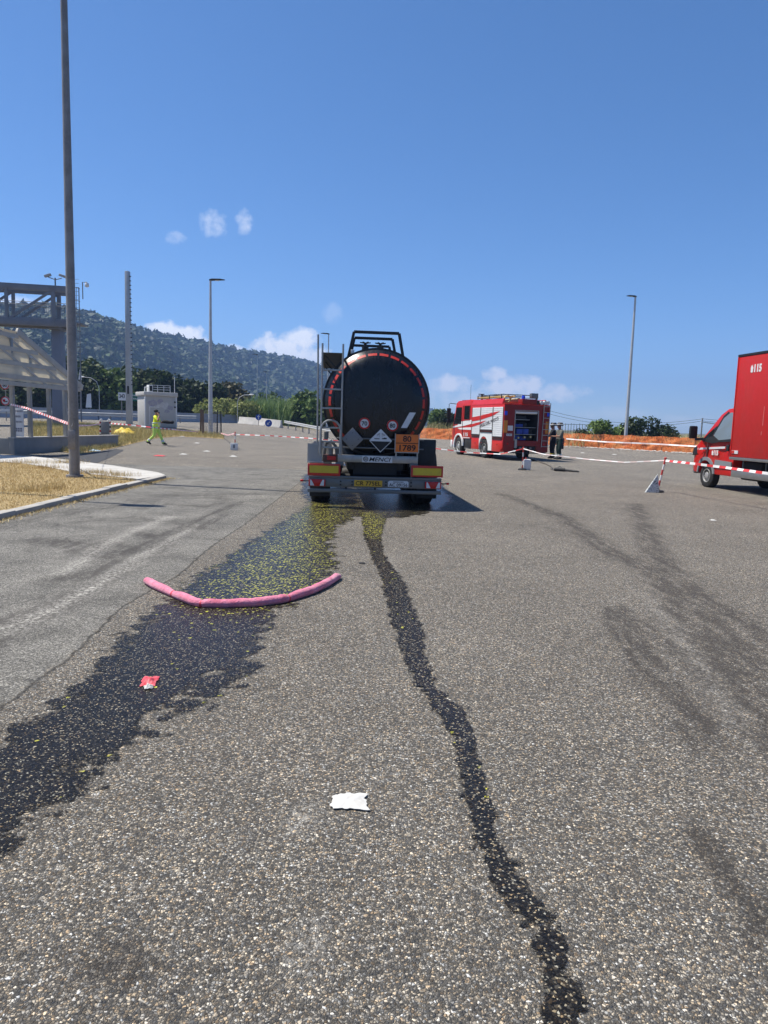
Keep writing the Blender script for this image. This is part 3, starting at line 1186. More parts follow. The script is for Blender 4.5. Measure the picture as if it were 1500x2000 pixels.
rp_ = [(at_y(random.uniform(1110, 1420), 845, 1).x * D, D, -.2) for D in RNG.uniform(66, 74, 3000)]
blades('scrub_grass', 'dry scrub grass behind the orange netting on the right', 'grass', np.array(rp_), 1.25, .06, strawgreen, .9)

# ================================================================== vehicles
rubber = M('tyre_rubber', (.018, .018, .018), .8, dirt=.5, dscale=5, dcol=(.06, .055, .05), bmp=.3)
alu = M('brushed_aluminium', (.33, .33, .32), .42, .7, dirt=.6, dscale=4, dcol=(.22, .21, .2))
steel = M('galvanised_steel', (.15, .153, .152), .5, .55, dirt=.6, dscale=5, dcol=(.17, .17, .17))
dsteel = M('dark_underframe', (.022, .022, .023), .65, .2, dirt=.5, dscale=4, dcol=(.06, .055, .05))
def streaked(name, base, dust, rough):
    mt, t, b = nodes(name)
    co = objco(t)
    mp = t.nodes.new('ShaderNodeMapping')
    mp.inputs['Scale'].default_value = (9, 3, .8)
    t.links.new(co, mp.inputs['Vector'])
    run = ramp(t, noise(t, 1.3, 6, .7, mp.outputs[0]), [(.48, 0), (.72, 1)])
    film_ = noise(t, 2.6, 5, .6, co)
    f = mth(t, 'ADD', mth(t, 'MULTIPLY', run, .5), mth(t, 'MULTIPLY', ramp(t, film_, [(.4, 0), (.7, 1)]), .35))
    t.links.new(mixc(t, f, base, dust), b.inputs['Base Color'])
    t.links.new(mth(t, 'ADD', rough, mth(t, 'MULTIPLY', f, .3)), b.inputs['Roughness'])
    b.inputs['Specular IOR Level'].default_value = .4
    return mt


blk = M('black_plastic', (.014, .014, .015), .5, dirt=.45, dscale=4, dcol=(.05, .05, .048))
tankm = streaked('tank_black_paint', (.004, .006, .009), (.017, .019, .022), .24)
redlens = M('red_lens', (.45, .012, .012), .25, dirt=.2)
redtape = M('red_reflector', (.50, .03, .02), .45, dirt=.45, dscale=14)
white = M('white_paint', (.72, .72, .70), .5, dirt=.3, dscale=5)
whitep = M('white_plate', (.62, .63, .64), .45, dirt=.35, dscale=9)
orange = M('orange_plate', (.72, .17, .025), .5, dirt=.3, dscale=8)
yellowp = M('yellow_plate', (.70, .40, .03), .5, dirt=.4, dscale=12)
yellowr = M('yellow_reflector', (.58, .42, .03), .5, dirt=.3, dscale=8)
ink = M('black_ink', (.012, .012, .013), .6, dirt=.1)
greyp = M('grey_plate', (.20, .20, .205), .5, .4, dirt=.3, dscale=6)
amber = M('amber_lens', (.60, .20, .02), .3, dirt=.2)
bluel = M('blue_lens', (.02, .06, .55), .22, dirt=.15)


def wheel(parent, x, y, r, w, side, rimm, n=32, deep=.05):
    """tyre with tread grooves and a dished rim; side is -1 or 1, the way the hub faces"""
    c = (x, y, r - .012)
    mb = MB()
    h = w / 2
    prof = [(r * .56, -h * .8), (r * .62, -h), (r * .86, -h * 1.04), (r * .97, -h * .86), (r, -h * .6)]
    for k in range(3):
        q = (-.42 + k * .42) * h
        prof += [(r, q - .07 * h), (r * .975, q - .04 * h), (r * .975, q + .04 * h), (r, q + .07 * h)]
    prof += [(r, h * .6), (r * .97, h * .86), (r * .86, h * 1.04), (r * .62, h), (r * .56, h * .8)]
    mb.lathe(prof, c, 'x', n)
    o = mb.build('wheel', rubber, parent, smooth=True)
    rb = MB()
    s = side * h
    rb.lathe([(r * .57, s * .8), (r * .55, s * .98), (r * .5, s * .95), (r * .46, s * .62), (r * .30, s * .55), (r * .26, s * .9), (r * .16, s * .98), (0, s * 1.0)], c, 'x', 20)
    for k in range(8):
        a = k * math.pi / 4
        p = (c[0] + s * .56, c[1] + math.cos(a) * r * .36, c[2] + math.sin(a) * r * .36)
        rb.cyl(p, (p[0] + s * .12, p[1], p[2]), r * .035, n=6)
    rb.build('rim', rimm, o, smooth=True)
    return o


def disc(mb, c, r, y0, y1, n=32):
    mb.lathe([(r, y0), (r, y1)], (c[0], 0, c[1]), 'y', n)


# ---- tanker trailer
TK = thing('tanker_trailer', 'black cylindrical tanker trailer with rear ladder, orange hazard plate and red reflective dashes', 'tanker', (-.18, 13.55, 0), R(4.5))
TZ, TR = 2.0, 1.0


def dome_y(r):
    q = min(1, r / TR)
    return .05 + .075 * q ** 2 + .19 * max(0, (q - .62) / .38) ** 2.4


mb = MB()
mb.lathe([(TR, .33), (TR, 10.9), (TR * .97, 11.05), (TR * .8, 11.2), (0, 11.28)], (0, 0, TZ), 'y', 64)
mb.build('tank', tankm, TK, smooth=True)
mb = MB()
mb.lathe([(0, .05)] + [(TR * q, dome_y(TR * q)) for q in np.linspace(.06, 1.0, 22)], (0, 0, TZ), 'y', 64)
mb.build('tank_end', tankm, TK, smooth=True)
for y0, w in ((.30, .07), (3.6, .06), (7.2, .06), (10.8, .06)):
    mb = MB()
    mb.lathe([(TR + .0, y0), (TR + .028, y0 + .005), (TR + .03, y0 + w - .005), (TR, y0 + w)], (0, 0, TZ), 'y', 64)
    mb.build('stiffening_ring', blk, TK, smooth=True)
for k in range(26):
    a0 = R(90) + (k + .5 - 13) * 2 * math.pi / 26
    if math.sin(a0) < -.78:
        continue
    mb = MB()
    vs, fs = [], []
    for i in range(5):
        a = a0 + (i / 4 - .5) * .78 * 2 * math.pi / 26
        for r in (.872, .918):
            for dy in (-.005, .004):
                vs.append((r * math.cos(a), dome_y(r) + dy, TZ + r * math.sin(a)))
    for i in range(4):
        o = i * 4
        fs += [(o, o + 4, o + 6, o + 2), (o, o + 1, o + 5, o + 4), (o + 2, o + 6, o + 7, o + 3)]
    fs += [(0, 2, 3, 1), (16, 17, 19, 18)]
    mb.add(vs, fs)
    mb.build('reflective_dash', redtape, TK)
for (x, z, s, mk) in ((-.235, 1.60, '70', 0), (.295, 1.575, '80', 0)):
    mb = MB()
    disc(mb, (x, z), .108, .05, .035)
    ds = mb.build('speed_disc', whitep, TK)
    mb = MB()
    mb.lathe([(.108, .033), (.108, .029), (.080, .029), (.080, .033), (.108, .033)], (x, 0, z), 'y', 36)
    mb.build('red_border', redlens, ds)
    word(s, .12, ink, ds, (x, .031, z - .002), bold=.002, fit=(.105, .082))
mb = MB()
mb.prism([(.46, 1.535), (.575, 1.535), (.735, 1.83), (.615, 1.83)], 'y', .075, .095)
mb.build('white_reflector', whitep, TK)
# placards
mb = MB()
cx0, cz0 = -.455, 1.30
mb.prism([(cx0 - .205, cz0), (cx0, cz0 - .215), (cx0 + .205, cz0), (cx0, cz0 + .215)], 'y', -.02, -.005)
pl = mb.build('placard_back', greyp, TK, bevel=.004)
for dx, dz in ((0, .12), (0, -.12), (-.11, 0), (.11, 0)):
    mb = MB()
    mb.cyl((cx0 + dx, -.026, cz0 + dz), (cx0 + dx, -.018, cz0 + dz), .008, n=8)
    mb.build('rivet', blk, pl)
cx0, cz0 = .075, 1.285
mb = MB()
mb.prism([(cx0 - .215, cz0), (cx0, cz0 - .22), (cx0 + .215, cz0), (cx0, cz0 + .22)], 'y', -.03, -.012)
pl = mb.build('corrosive_placard', whitep, TK)
mb = MB()
mb.prism([(cx0 - .19, cz0 - .012), (cx0, cz0 - .2), (cx0 + .19, cz0 - .012)], 'y', -.033, -.029)
mb.build('black_half', ink, pl)
mb = MB()
for q in (-1, 1):       # two tipped test tubes, drops, a bar and a hand
    r_ = Matrix.Rotation(R(28 * q), 3, 'Y')
    px = cx0 + q * .045
    mb.box(px - .034, px + .034, -.0335, -.029, cz0 + .123, cz0 + .129, r_)
    mb.box(px - .034, px + .034, -.0335, -.029, cz0 + .106, cz0 + .112, r_)
    for k in range(3):
        mb.box(px - q * .018 - .003, px - q * .018 + .003, -.0335, -.029, cz0 + .068 + k * .013, cz0 + .075 + k * .013)
mb.box(cx0 - .12, cx0 - .02, -.0335, -.029, cz0 + .028, cz0 + .042)
mb.prism([(cx0 + .02, cz0 + .03), (cx0 + .11, cz0 + .03), (cx0 + .115, cz0 + .06), (cx0 + .09, cz0 + .052), (cx0 + .08, cz0 + .066), (cx0 + .06, cz0 + .052), (cx0 + .03, cz0 + .05)], 'y', -.0335, -.029)
mb.build('pictogram', ink, pl)
mb = MB()
mb.box(.355, .79, -.05, -.032, 1.085, 1.415)
op = mb.build('hazard_plate', orange, TK, bevel=.004)
mb = MB()
for b_ in ((.340, .356, -.056, -.03, 1.075, 1.43), (.789, .805, -.056, -.03, 1.075, 1.43), (.34, .805, -.056, -.03, 1.068, 1.084)):
    mb.box(*b_)
mb.build('plate_frame', alu, op)
mb = MB()
mb.box(.358, .787, -.055, -.049, 1.245, 1.257)
mb.build('dividing_line', ink, op)
word('80', .155, ink, op, (.572, -.053, 1.334), bold=.003, fit=(.16, .112))
word('1789', .155, ink, op, (.585, -.053, 1.165), bold=.003, fit=(.31, .112))
for x in (.36, .765):
    mb = MB()
    mb.box(x, x + .025, -.03, .0, .99, 1.1)
    mb.build('plate_stay', alu, TK)
for z in (1.315, 1.14):
    mb = MB()
    mb.tube([(-.75, .02, z), (.9, .02, z)], .014, 8)
    mb.build('cross_pipe', steel, TK, smooth=True)
# rear beam with maker's plate
mb = MB()
mb.box(-.82, .80, .03, .13, .865, 1.0)
bm_ = mb.build('rear_beam', alu, TK, bevel=.006)
mb = MB()
mb.box(-.26, .31, .018, .032, .872, .993)
mp = mb.build('maker_plate', whitep, bm_)
word('MENCI', .115, ink, mp, (.075, .016, .931), bold=.0012, shear=.25, fit=(.41, .078))
mb = MB()
mb.tube([(-.195 + .042 * math.cos(a), .016, .932 + .04 * math.sin(a)) for a in np.linspace(0, 6.28, 18)[:-1]], .007, 5, True)
mb.box(-.216, -.206, .012, .018, .913, .95)
mb.box(-.198, -.19, .012, .018, .913, .945)
mb.box(-.18, -.172, .012, .018, .913, .95)
mb.build('maker_logo', ink, mp)
for x in (-.76, .645):
    mb = MB()
    mb.box(x, x + .155, .01, .13, .797, .862)
    mb.build('beam_bracket', steel, TK, bevel=.004)
mb = MB()
mb.box(.66, .69, .0, .03, .5, .80)
mb.build('bumper_stay', steel, TK)
# bumper with lamps and plates
mb = MB()
mb.box(-1.26, 1.26, .0, .06, .395, .56)
mb.box(-1.26, 1.26, -.02, .08, .562, .60)
bp = mb.build('bumper', steel, TK, bevel=.004)
mb = MB()
mb.box(-1.275, 1.26, -.03, .07, .29, .355)
mb.build('lower_rail', steel, bp, bevel=.006)
for x in (-1.0, -.55, 0, .55, 1.0):
    mb = MB()
    mb.box(x - .02, x + .02, .03, .05, .355, .395)
    mb.build('rail_stay', dsteel, bp)
for x, z in ((-.66, .5), (-.66, .44), (-.44, .5), (-.44, .44), (.2, .505), (.2, .45), (.68, .505), (.68, .44), (.52, .585)):
    mb = MB()
    mb.cyl((x, -.012, z), (x, .0, z), .017, n=10)
    mb.build('bolt', blk, bp)
mb = MB()
mb.box(-.40, .13, -.018, -.004, .418, .532)
yp = mb.build('yellow_number_plate', yellowp, TK)
word('CR 775EL', .12, ink, yp, (-.135, -.02, .474), bold=.0015, fit=(.48, .08))
mb = MB()
mb.prism([(.24, .418), (.63, .418), (.63, .51), (.60, .535), (.27, .535), (.24, .51)], 'y', -.018, -.004)
wp = mb.build('white_number_plate', whitep, TK)
word('AC 09156', .095, ink, wp, (.435, -.02, .458), bold=.0012, fit=(.35, .062))
word('RIMORCHIO', .035, ink, wp, (.435, -.02, .513), bold=.0006, fit=(.2, .022))
for s in (-1, 1):
    mb = MB()
    x0, x1 = sorted((s * 1.255, s * .945))
    mb.box(x0, x1, -.05, .0, .405, .535)
    lamp = mb.build('tail_lamp', redlens, TK, bevel=.006)
    for q in ((0, 1), (1, 0)):
        mb = MB()
        a = x0 + .025 if q[0] == 0 else x1 - .105
        mb.prism([(a, .415), (a + .08, .415), (a + .02 + q[1] * .0 + q[0] * .06, .525), (a + q[0] * .05, .525)], 'y', -.055, -.049)
        mb.build('white_lens', whitep, lamp)
    x0, x1 = sorted((s * 1.28, s * .67))
    mb = MB()
    mb.box(x0, x1, -.04, -.025, .612 + .01 * s, .832 + .005 * s)
    rb_ = mb.build('rear_marking_board', redtape, TK, bevel=.004)
    mb = MB()
    mb.box(x0 + .035, x1 - .035, -.046, -.038, .655, .79)
    mb.build('yellow_field', yellowr, rb_)
    mb = MB()
    mb.tube([(s * 1.24, .04, .50), (s * 1.31, .02, .495), (s * 1.36, .02, .50)], .011, 6)
    st = mb.build('marker_stalk', blk, TK)
    mb = MB()
    mb.ball((s * 1.385, .02, .50), (.035, .02, .022))
    mb.build('marker_lens', redlens, st, smooth=True)
# ladder and handrails
for x in (-1.045, -.665):
    mb = MB()
    mb.tube([(x, .0, .98), (x, .0, 3.04)], .018, 8)
    mb.build('ladder_stile', alu, TK, smooth=True)
for z in (2.56, 2.21, 1.86, 1.5, 1.24, 1.13):
    mb = MB()
    mb.box(-1.045, -.665, -.014, .014, z - .016, z + .016)
    mb.build('ladder_rung', alu, TK, bevel=.003)
mb = MB()
mb.tube([(-1.11, .05, 1.22), (-1.12, .05, 2.4), (-1.13, .05, 3.2)], .017, 8)
mb.build('grab_pole', alu, TK, smooth=True)
mb = MB()
mb.tube([(-1.06, -.06, 1.02), (-1.05, -.06, 1.45)] + [(-.865 - .185 * math.cos(a), -.06, 1.45 + .19 * math.sin(a)) for a in np.linspace(.2, 2.94, 9)] + [(-.68, -.06, 1.45), (-.69, -.06, 1.02)], .02, 8)
mb.build('ladder_handrail', alu, TK, smooth=True)
mb = MB()
for x in (-1.04, -.67):
    mb.box(x - .012, x + .012, .0, 3.8, 2.845, 2.885)
for k in range(27):
    mb.box(-1.03, -.68, .03 + k * .14, .075 + k * .14, 2.855, 2.88)
mb.build('walkway_grating', M('grating_bronze', (.10, .085, .06), .6, .4, dirt=.4), TK)
for y in (.3, 1.8, 3.5):
    mb = MB()
    mb.bar((-1.0, y, 2.85), (-.72, y, 2.55), .03)
    mb.build('walkway_bracket', blk, TK)
for y in (1.4, 2.7, 3.75):
    mb = MB()
    mb.tube([(-1.06, y, 2.86), (-1.06, y, 3.1)], .012, 6)
    mb.build('walkway_post', alu, TK)
for (y, wt, wb, zt) in ((.9, .445, .56, 3.38), (1.9, .40, .52, 3.38), (3.2, .44, .56, 3.36)):
    mb = MB()
    P = [(-wb, y, 2.82), (-wt, y, zt), (wt, y, zt), (wb, y, 2.82)]
    for a, b_ in zip(P[:-1], P[1:]):
        mb.bar(a, b_, .055, .06, up=(0, 1, 0))
    mb.build('rollover_frame', blk, TK, bevel=.006)
for x, y in ((-.19, 1.5), (.12, 1.5), (0, 5.0)):
    mb = MB()
    mb.cyl((x, y, 2.9), (x, y, 3.16), .07, n=12)
    mb.cyl((x, y, 3.16), (x, y, 3.24), .03, n=8)
    for k in range(6):
        a = k * math.pi / 3
        mb.bar((x, y, 3.23), (x + .11 * math.cos(a), y + .11 * math.sin(a), 3.245), .022)
    mb.build('top_valve', blk, TK)
mb = MB()
mb.lathe([(.34, 2.9), (.34, 3.06), (.28, 3.1), (0, 3.12)], (0, 2.4, 0), 'z', 24)
mb.build('manhole_lid', blk, TK, smooth=True)
mb = MB()
mb.box(-.50, -.43, .85, .95, 2.96, 3.03)
mb.build('pressure_fitting', white, TK, bevel=.006)
# running gear
mb = MB()
for x in (-.48, .48):
    mb.box(x - .06, x + .06, .2, 11, .72, 1.02)
for y in (.35, 1.2, 2.5, 3.8, 6, 8.5, 10.8):
    mb.box(-.47, .47, y - .06, y + .06, .75, .95)
mb.build('chassis', dsteel, TK, bevel=.008)
mb = MB()
mb.box(-.42, .42, .25, .3, .62, .85)
mb.build('rear_crossmember', dsteel, TK)
axrim = M('dull_rim', (.28, .28, .27), .6, .4, dirt=.6)
for y in (1.2, 2.55, 3.9):
    mb = MB()
    mb.cyl((-1.0, y, .5), (1.0, y, .5), .07, n=12)
    mb.build('axle', dsteel, TK)
    for s in (-1, 1):
        wheel(TK, s * 1.05, y, .525, .38, s, axrim)
        mb = MB()
        P = []
        for k in range(13):
            a = R(8) + k * R(164) / 12
            P.append((y + .64 * math.cos(a), .5 + .64 * math.sin(a)))
        for k in range(12, -1, -1):
            a = R(8) + k * R(164) / 12
            P.append((y + .62 * math.cos(a), .5 + .62 * math.sin(a)))
        k = len(P)
        x0, x1 = sorted((s * .83, s * 1.26))
        vs = [(x0, u, v) for u, v in P] + [(x1, u, v) for u, v in P]
        fs = [(i, (i + 1) % k, k + (i + 1) % k, k + i) for i in range(k)]
        for i in range(12):
            j = 25 - i
            fs += [(i, i + 1, j - 1, j), (k + i, k + j, k + j - 1, k + i + 1)]
        mb.add(vs, fs)
        mb.build('mudguard', blk, TK, smooth=True)
mb = MB()
mb.box(.83, 1.2, .46, .50, .62, 1.32)
mb.build('mud_flap', blk, TK, bevel=.01)
smoky = bpy.data.materials.new('smoky_plastic')
smoky.use_nodes = True
t = smoky.node_tree
b = t.nodes['Principled BSDF']
b.inputs['Base Color'].default_value = (.30, .32, .33, 1)
b.inputs['Roughness'].default_value = .35
tr = t.nodes.new('ShaderNodeBsdfTransparent')
mx = t.nodes.new('ShaderNodeMixShader')
mx.inputs[0].default_value = .72
t.links.new(tr.outputs[0], mx.inputs[1])
t.links.new(b.outputs[0], mx.inputs[2])
t.links.new(mx.outputs[0], t.nodes['Material Output'].inputs['Surface'])
mb = MB()
mb.prism([(-1.29, .86), (-1.02, .86), (-1.02, 1.02), (-1.08, 1.19), (-1.29, 1.2)], 'y', .03, .04)
mb.build('spray_shield', smoky, TK)
mb = MB()
mb.box(-1.3, -.98, -.01, .16, .84, .862)
mb.build('side_shelf', alu, TK, bevel=.004)
mb = MB()
mb.box(-1.0, -.72, .02, .3, .86, 1.0)
vb = mb.build('valve_box', M('valve_brown', (.11, .05, .035), .6, dirt=.5), TK, bevel=.01)
mb = MB()
mb.box(-.92, -.76, -.015, .02, .9, .97)
mb.build('red_handle', redlens, vb)
mb = MB()
mb.cyl((-.86, .05, 1.0), (-.86, .05, 1.14), .05, n=12)
mb.tube([(-.98, .1, 1.0), (-.96, .1, 1.2), (-.85, .12, 1.25), (-.76, .1, 1.15), (-.74, .1, 1.0)], .03, 8)
mb.cyl((-.95, .06, 1.28), (-.95, .06, 1.42), .04, n=10)
mb.build('valve_pipes', steel, TK, smooth=True)
mb = MB()
mb.box(-1.22, -.72, .02, .25, .635, .80)
mb.build('lower_box', dsteel, TK, bevel=.01)
for x, y in ((-.2, 1.8), (.25, 1.9), (0, 3.2)):
    mb = MB()
    mb.lathe([(0, -.42), (.12, -.4), (.15, -.34), (.15, .34), (.12, .4), (0, .42)], (x, y, .52), 'x', 18)
    mb.build('air_tank', dsteel, TK, smooth=True)
for x, y in ((-1.05, .5), (1.05, .5), (-1.05, 1.87), (1.05, 1.87)):
    mb = MB()
    mb.box(x - .2, x + .2, y, y + .012, .16, .66)
    mb.build('rubber_flap', rubber, TK)
for x in (-.55, .55):
    mb = MB()
    mb.box(x - .06, x + .06, 9.2, 9.32, .03, .8)
    mb.box(x - .13, x + .13, 9.12, 9.4, 0, .03)
    mb.build('landing_leg', dsteel, TK)

# ---- fire engine
vred = M('fire_red', (.56, .018, .012), .38, dirt=.3, dscale=3, coat=.12, dcol=(.32, .02, .014))
dark_shade_red = M('dark_and_shaded_red', (.22, .010, .009), .5, dirt=.4, dscale=5, dcol=(.14, .03, .025))  # shade of the engine's rear put into the red; also the case's own dark red
shut = M('shutter_silver', (.70, .71, .70), .42, .15, dirt=.2, dscale=3)
darkgl = M('dark_window', (.012, .015, .016), .06, dirt=.05)
FE = thing('fire_engine', 'red and white fire engine with open rear shutter and roof ladder, parked beyond the tanker', 'fire engine', (6.88, 35.53, 0), R(15.6))
HW = 1.225
mb = MB()
mb.box(-HW, -HW + .04, .0, 4.1, 1.0, 2.72)
mb.box(HW - .04, HW, .0, 4.1, .45, 2.72)
mb.box(-HW + .04, HW - .04, 1.3, 1.34, .75, 2.7)
mb.box(-HW + .04, HW - .04, 4.05, 4.1, .75, 2.72)
mb.box(-HW, HW, .0, 4.1, 2.722, 2.76)
mb.box(-HW + .04, HW - .04, .03, 4.05, .75, .8)
mb.build('body', vred, FE, bevel=.012)
mb = MB()
mb.box(-HW + .041, -.62, -.004, .03, .42, 2.72)
mb.box(.59, HW - .041, -.004, .03, .42, 2.72)
mb.box(-.62, .59, -.004, .03, 2.42, 2.72)
mb.box(-.62, .59, -.004, .03, .72, .98)
rp0 = mb.build('rear_panel', dark_shade_red, FE)
# rear locker
mb = MB()
for b_ in ((-.66, -.62, -.02, .02, .98, 2.44), (.59, .63, -.02, .02, .98, 2.44), (-.66, .63, -.02, .02, 2.44, 2.47)):
    mb.box(*b_)
fr = mb.build('locker_frame', alu, FE)
mb = MB()
mb.cyl((-.6, .1, 2.36), (.57, .1, 2.36), .075, n=14)
mb.build('rolled_shutter', shut, fr, smooth=True)
mb = MB()
mb.box(-.618, .588, 1.2, 1.24, .98, 2.4)
mb.box(-.618, -.6, .05, 1.2, .98, 2.4)
mb.box(.57, .588, .05, 1.2, .98, 2.4)
mb.build('locker_lining', dsteel, FE)
for z in (1.28, 1.62, 2.0):
    mb = MB()
    mb.box(-.6, .2 if z > 1.9 else .57, .08, 1.2, z, z + .02)
    mb.build('locker_shelf', alu, FE)
bluecrate = M('blue_crate', (.02, .055, .32), .5, dirt=.3)
for (x0, x1, y0, z0, h, mt) in ((-.55, -.25, .2, 1.0, .24, bluecrate), (-.2, .12, .25, 1.0, .2, bluecrate), (.18, .5, .3, 1.0, .24, blk), (-.45, -.12, .15, 1.30, .26, bluecrate), (-.08, .2, .15, 1.30, .27, bluecrate),
                                (.26, .5, .3, 1.30, .25, blk), (-.5, -.05, .3, 1.64, .16, bluecrate), (.0, .2, .35, 1.64, .2, blk), (-.5, .1, .3, 2.02, .16, blk)):
    mb = MB()
    mb.box(x0, x1, y0, y0 + .5, z0 + .002, z0 + h)
    mb.build('equipment_box', mt, FE, bevel=.015)
for k, x in enumerate((-.35, -.02, .3)):
    mb = MB()
    mb.cyl((x, .1, 1.12 + .03 * k), (x, .24, 1.12 + .03 * k), .05, n=10)
    mb.build('hose_coupling', M('coupling_brass', (.45, .38, .2), .4, .8), FE, smooth=True)
# rear lamps, plates, ladder
mb = MB()
mb.box(-HW - .003, -HW + .2, -.012, .0, 1.35, 1.95)
mb.box(HW - .2, HW + .003, -.012, .0, 1.35, 1.95)
mb.build('amber_marking', amber, FE)
for x in (-1.14, 1.14):
    mb = MB()
    mb.box(x - .075, x + .075, -.05, .0, 2.2, 2.4)
    mb.build('blue_rear_lamp', bluel, FE, bevel=.02)
mb = MB()
mb.box(-1.0, -.73, -.014, -.004, 1.46, 1.70)
mb.build('white_panel', whitep, FE)
mb = MB()
mb.box(-1.06, -.76, -.014, -.004, 1.2, 1.31)
np_ = mb.build('number_plate', whitep, FE)
word('VF 2411', .085, ink, np_, (-.91, -.016, 1.255), bold=.001, fit=(.26, .06))
for x in (.83, 1.17):
    mb = MB()
    mb.bar((x, -.05, .68), (x + .05, -.05, 2.86), .03)
    mb.build('ladder_stile', alu, FE)
for k in range(8):
    z = .72 + k * .28
    mb = MB()
    q = (z - .68) / 2.18 * .05
    mb.box(.83 + q, 1.17 + q, -.065, -.035, z - .014, z + .014)
    mb.build('ladder_rung', alu, FE)
for x in (-.98, .98):
    mb = MB()
    mb.lathe([(.06, -.02), (.055, -.03), (0, -.034)], (x, 0, .82), 'y', 14)
    mb.build('tail_lamp', redlens, FE)
mb = MB()
mb.box(-.62, -.5, -.06, .0, .62, 1.05)
mb.build('step_bracket', alu, FE)
mb = MB()
mb.box(-.55, .55, .05, .4, .5, .72)
mb.build('pump_unit', dsteel, FE, bevel=.02)
for x in (-.3, 0, .25):
    mb = MB()
    mb.cyl((x, -.06, .62), (x, .06, .62), .06, n=10)
    mb.build('pump_outlet', steel, FE, smooth=True)
mb = MB()
mb.box(-1.1, 1.1, -.02, .1, .36, .42)
mb.build('rear_bumper', dsteel, FE)
mb = MB()
mb.box(-.4, .4, .1, 7.0, .62, .745)
mb.build('chassis', dsteel, FE)
# left side: shutters, lockers, wheel panel


def shutter(y0, y1, z0, z1, x):
    mb = MB()
    n = int((z1 - z0) / .095)
    P = []
    s = -1 if x < 0 else 1
    for k in range(n):
        a = z0 + (z1 - z0) * k / n
        c = z0 + (z1 - z0) * (k + 1) / n
        P += [(x + s * .006, a), (x + s * .018, a + .018), (x + s * .018, c - .018)]
    P += [(x + s * .006, z1), (x - s * .02, z1), (x - s * .02, z0)]
    mb.prism(P, 'y', y0, y1)
    o = mb.build('roller_shutter', shut, FE)
    mb = MB()
    xa, xb = sorted((x, x + s * .03))
    mb.box(xa, xb, y0 - .035, y0 - .002, z0 - .06, z1)
    mb.box(xa, xb, y1 + .002, y1 + .03, z0 - .06, z1)
    mb.build('shutter_guide', steel, o)
    mb = MB()
    for dz in (0, -.085):
        mb.box(min(x, x + s * .04), max(x, x + s * .04), y0, y1, z0 - .055 + dz, z0 - .012 + dz)
    mb.build('shutter_handle', dsteel, o)
    return o


for s in (-1, 1):
    shutter(.1, 1.25, 1.14, 2.6, s * HW)
    shutter(1.33, 2.82, 1.46, 2.6, s * HW)
    shutter(2.9, 3.98, 1.2, 2.6, s * HW)
    x0, x1 = sorted((s * (HW - .3), s * (HW + .012)))
    mb = MB()
    mb.prism([(.02, .62), (.35, .4), (1.28, .4), (1.28, 1.0), (.02, 1.0)], 'x', x0, x1)
    lk = mb.build('lower_locker', vred, FE, bevel=.01)
    mb = MB()
    mb.box(min(s * HW, s * (HW + .02)), max(s * HW, s * (HW + .02)), .6, .7, .72, .76)
    mb.build('locker_catch', ink, lk)
    mb = MB()
    mb.box(x0, x1, 2.97, 4.0, .42, 1.05)
    lk = mb.build('lower_locker', vred, FE, bevel=.01)
    mb = MB()
    mb.box(min(s * HW, s * (HW + .02)), max(s * HW, s * (HW + .02)), 3.4, 3.5, .72, .76)
    mb.build('locker_catch', ink, lk)
    arch = [(1.31, .42)] + [(2.35 - .6 * math.cos(a), .5 + .62 * math.sin(a)) for a in np.linspace(R(-8), R(188), 15)] + [(2.95, .42), (2.95, 1.36), (1.31, 1.36)]
    # walk the arch from the rear to the front
    mb = MB()
    mb.prism(arch, 'x', s * (HW - .1), s * (HW + .014))
    mb.build('wheel_panel', white, FE)
    wheel(FE, s * 1.0, 2.35, .5, .42, s, axrim)
    wheel(FE, s * 1.06, 6.0, .5, .3, s, M('pale_rim', (.5, .5, .48), .5, .3, dirt=.5))
# red sweeps and writing on the left shutters
XL = -HW - .022


def decal(poly, mt, name, x=XL, parent=FE, th=.004):
    mb = MB()
    mb.prism(poly, 'x', x - th, x)
    return mb.build(name, mt, parent)


decal([(.45, 2.40), (1.25, 2.18), (2.8, 1.97), (3.98, 1.88), (3.98, 2.10), (2.8, 2.19), (1.25, 2.34)], vred, 'red_sweep')
decal([(2.1, 1.93), (2.85, 1.74), (3.98, 1.58), (3.98, 1.74), (2.85, 1.86)], vred, 'red_sweep')
word('VIGILI DEL FUOCO', .235, M('grey_ink', (.07, .06, .06), .6), FE, (XL - .003, 1.72, 1.84), 'left', bold=.003, rot=R(10.5), fit=(2.3, .17))
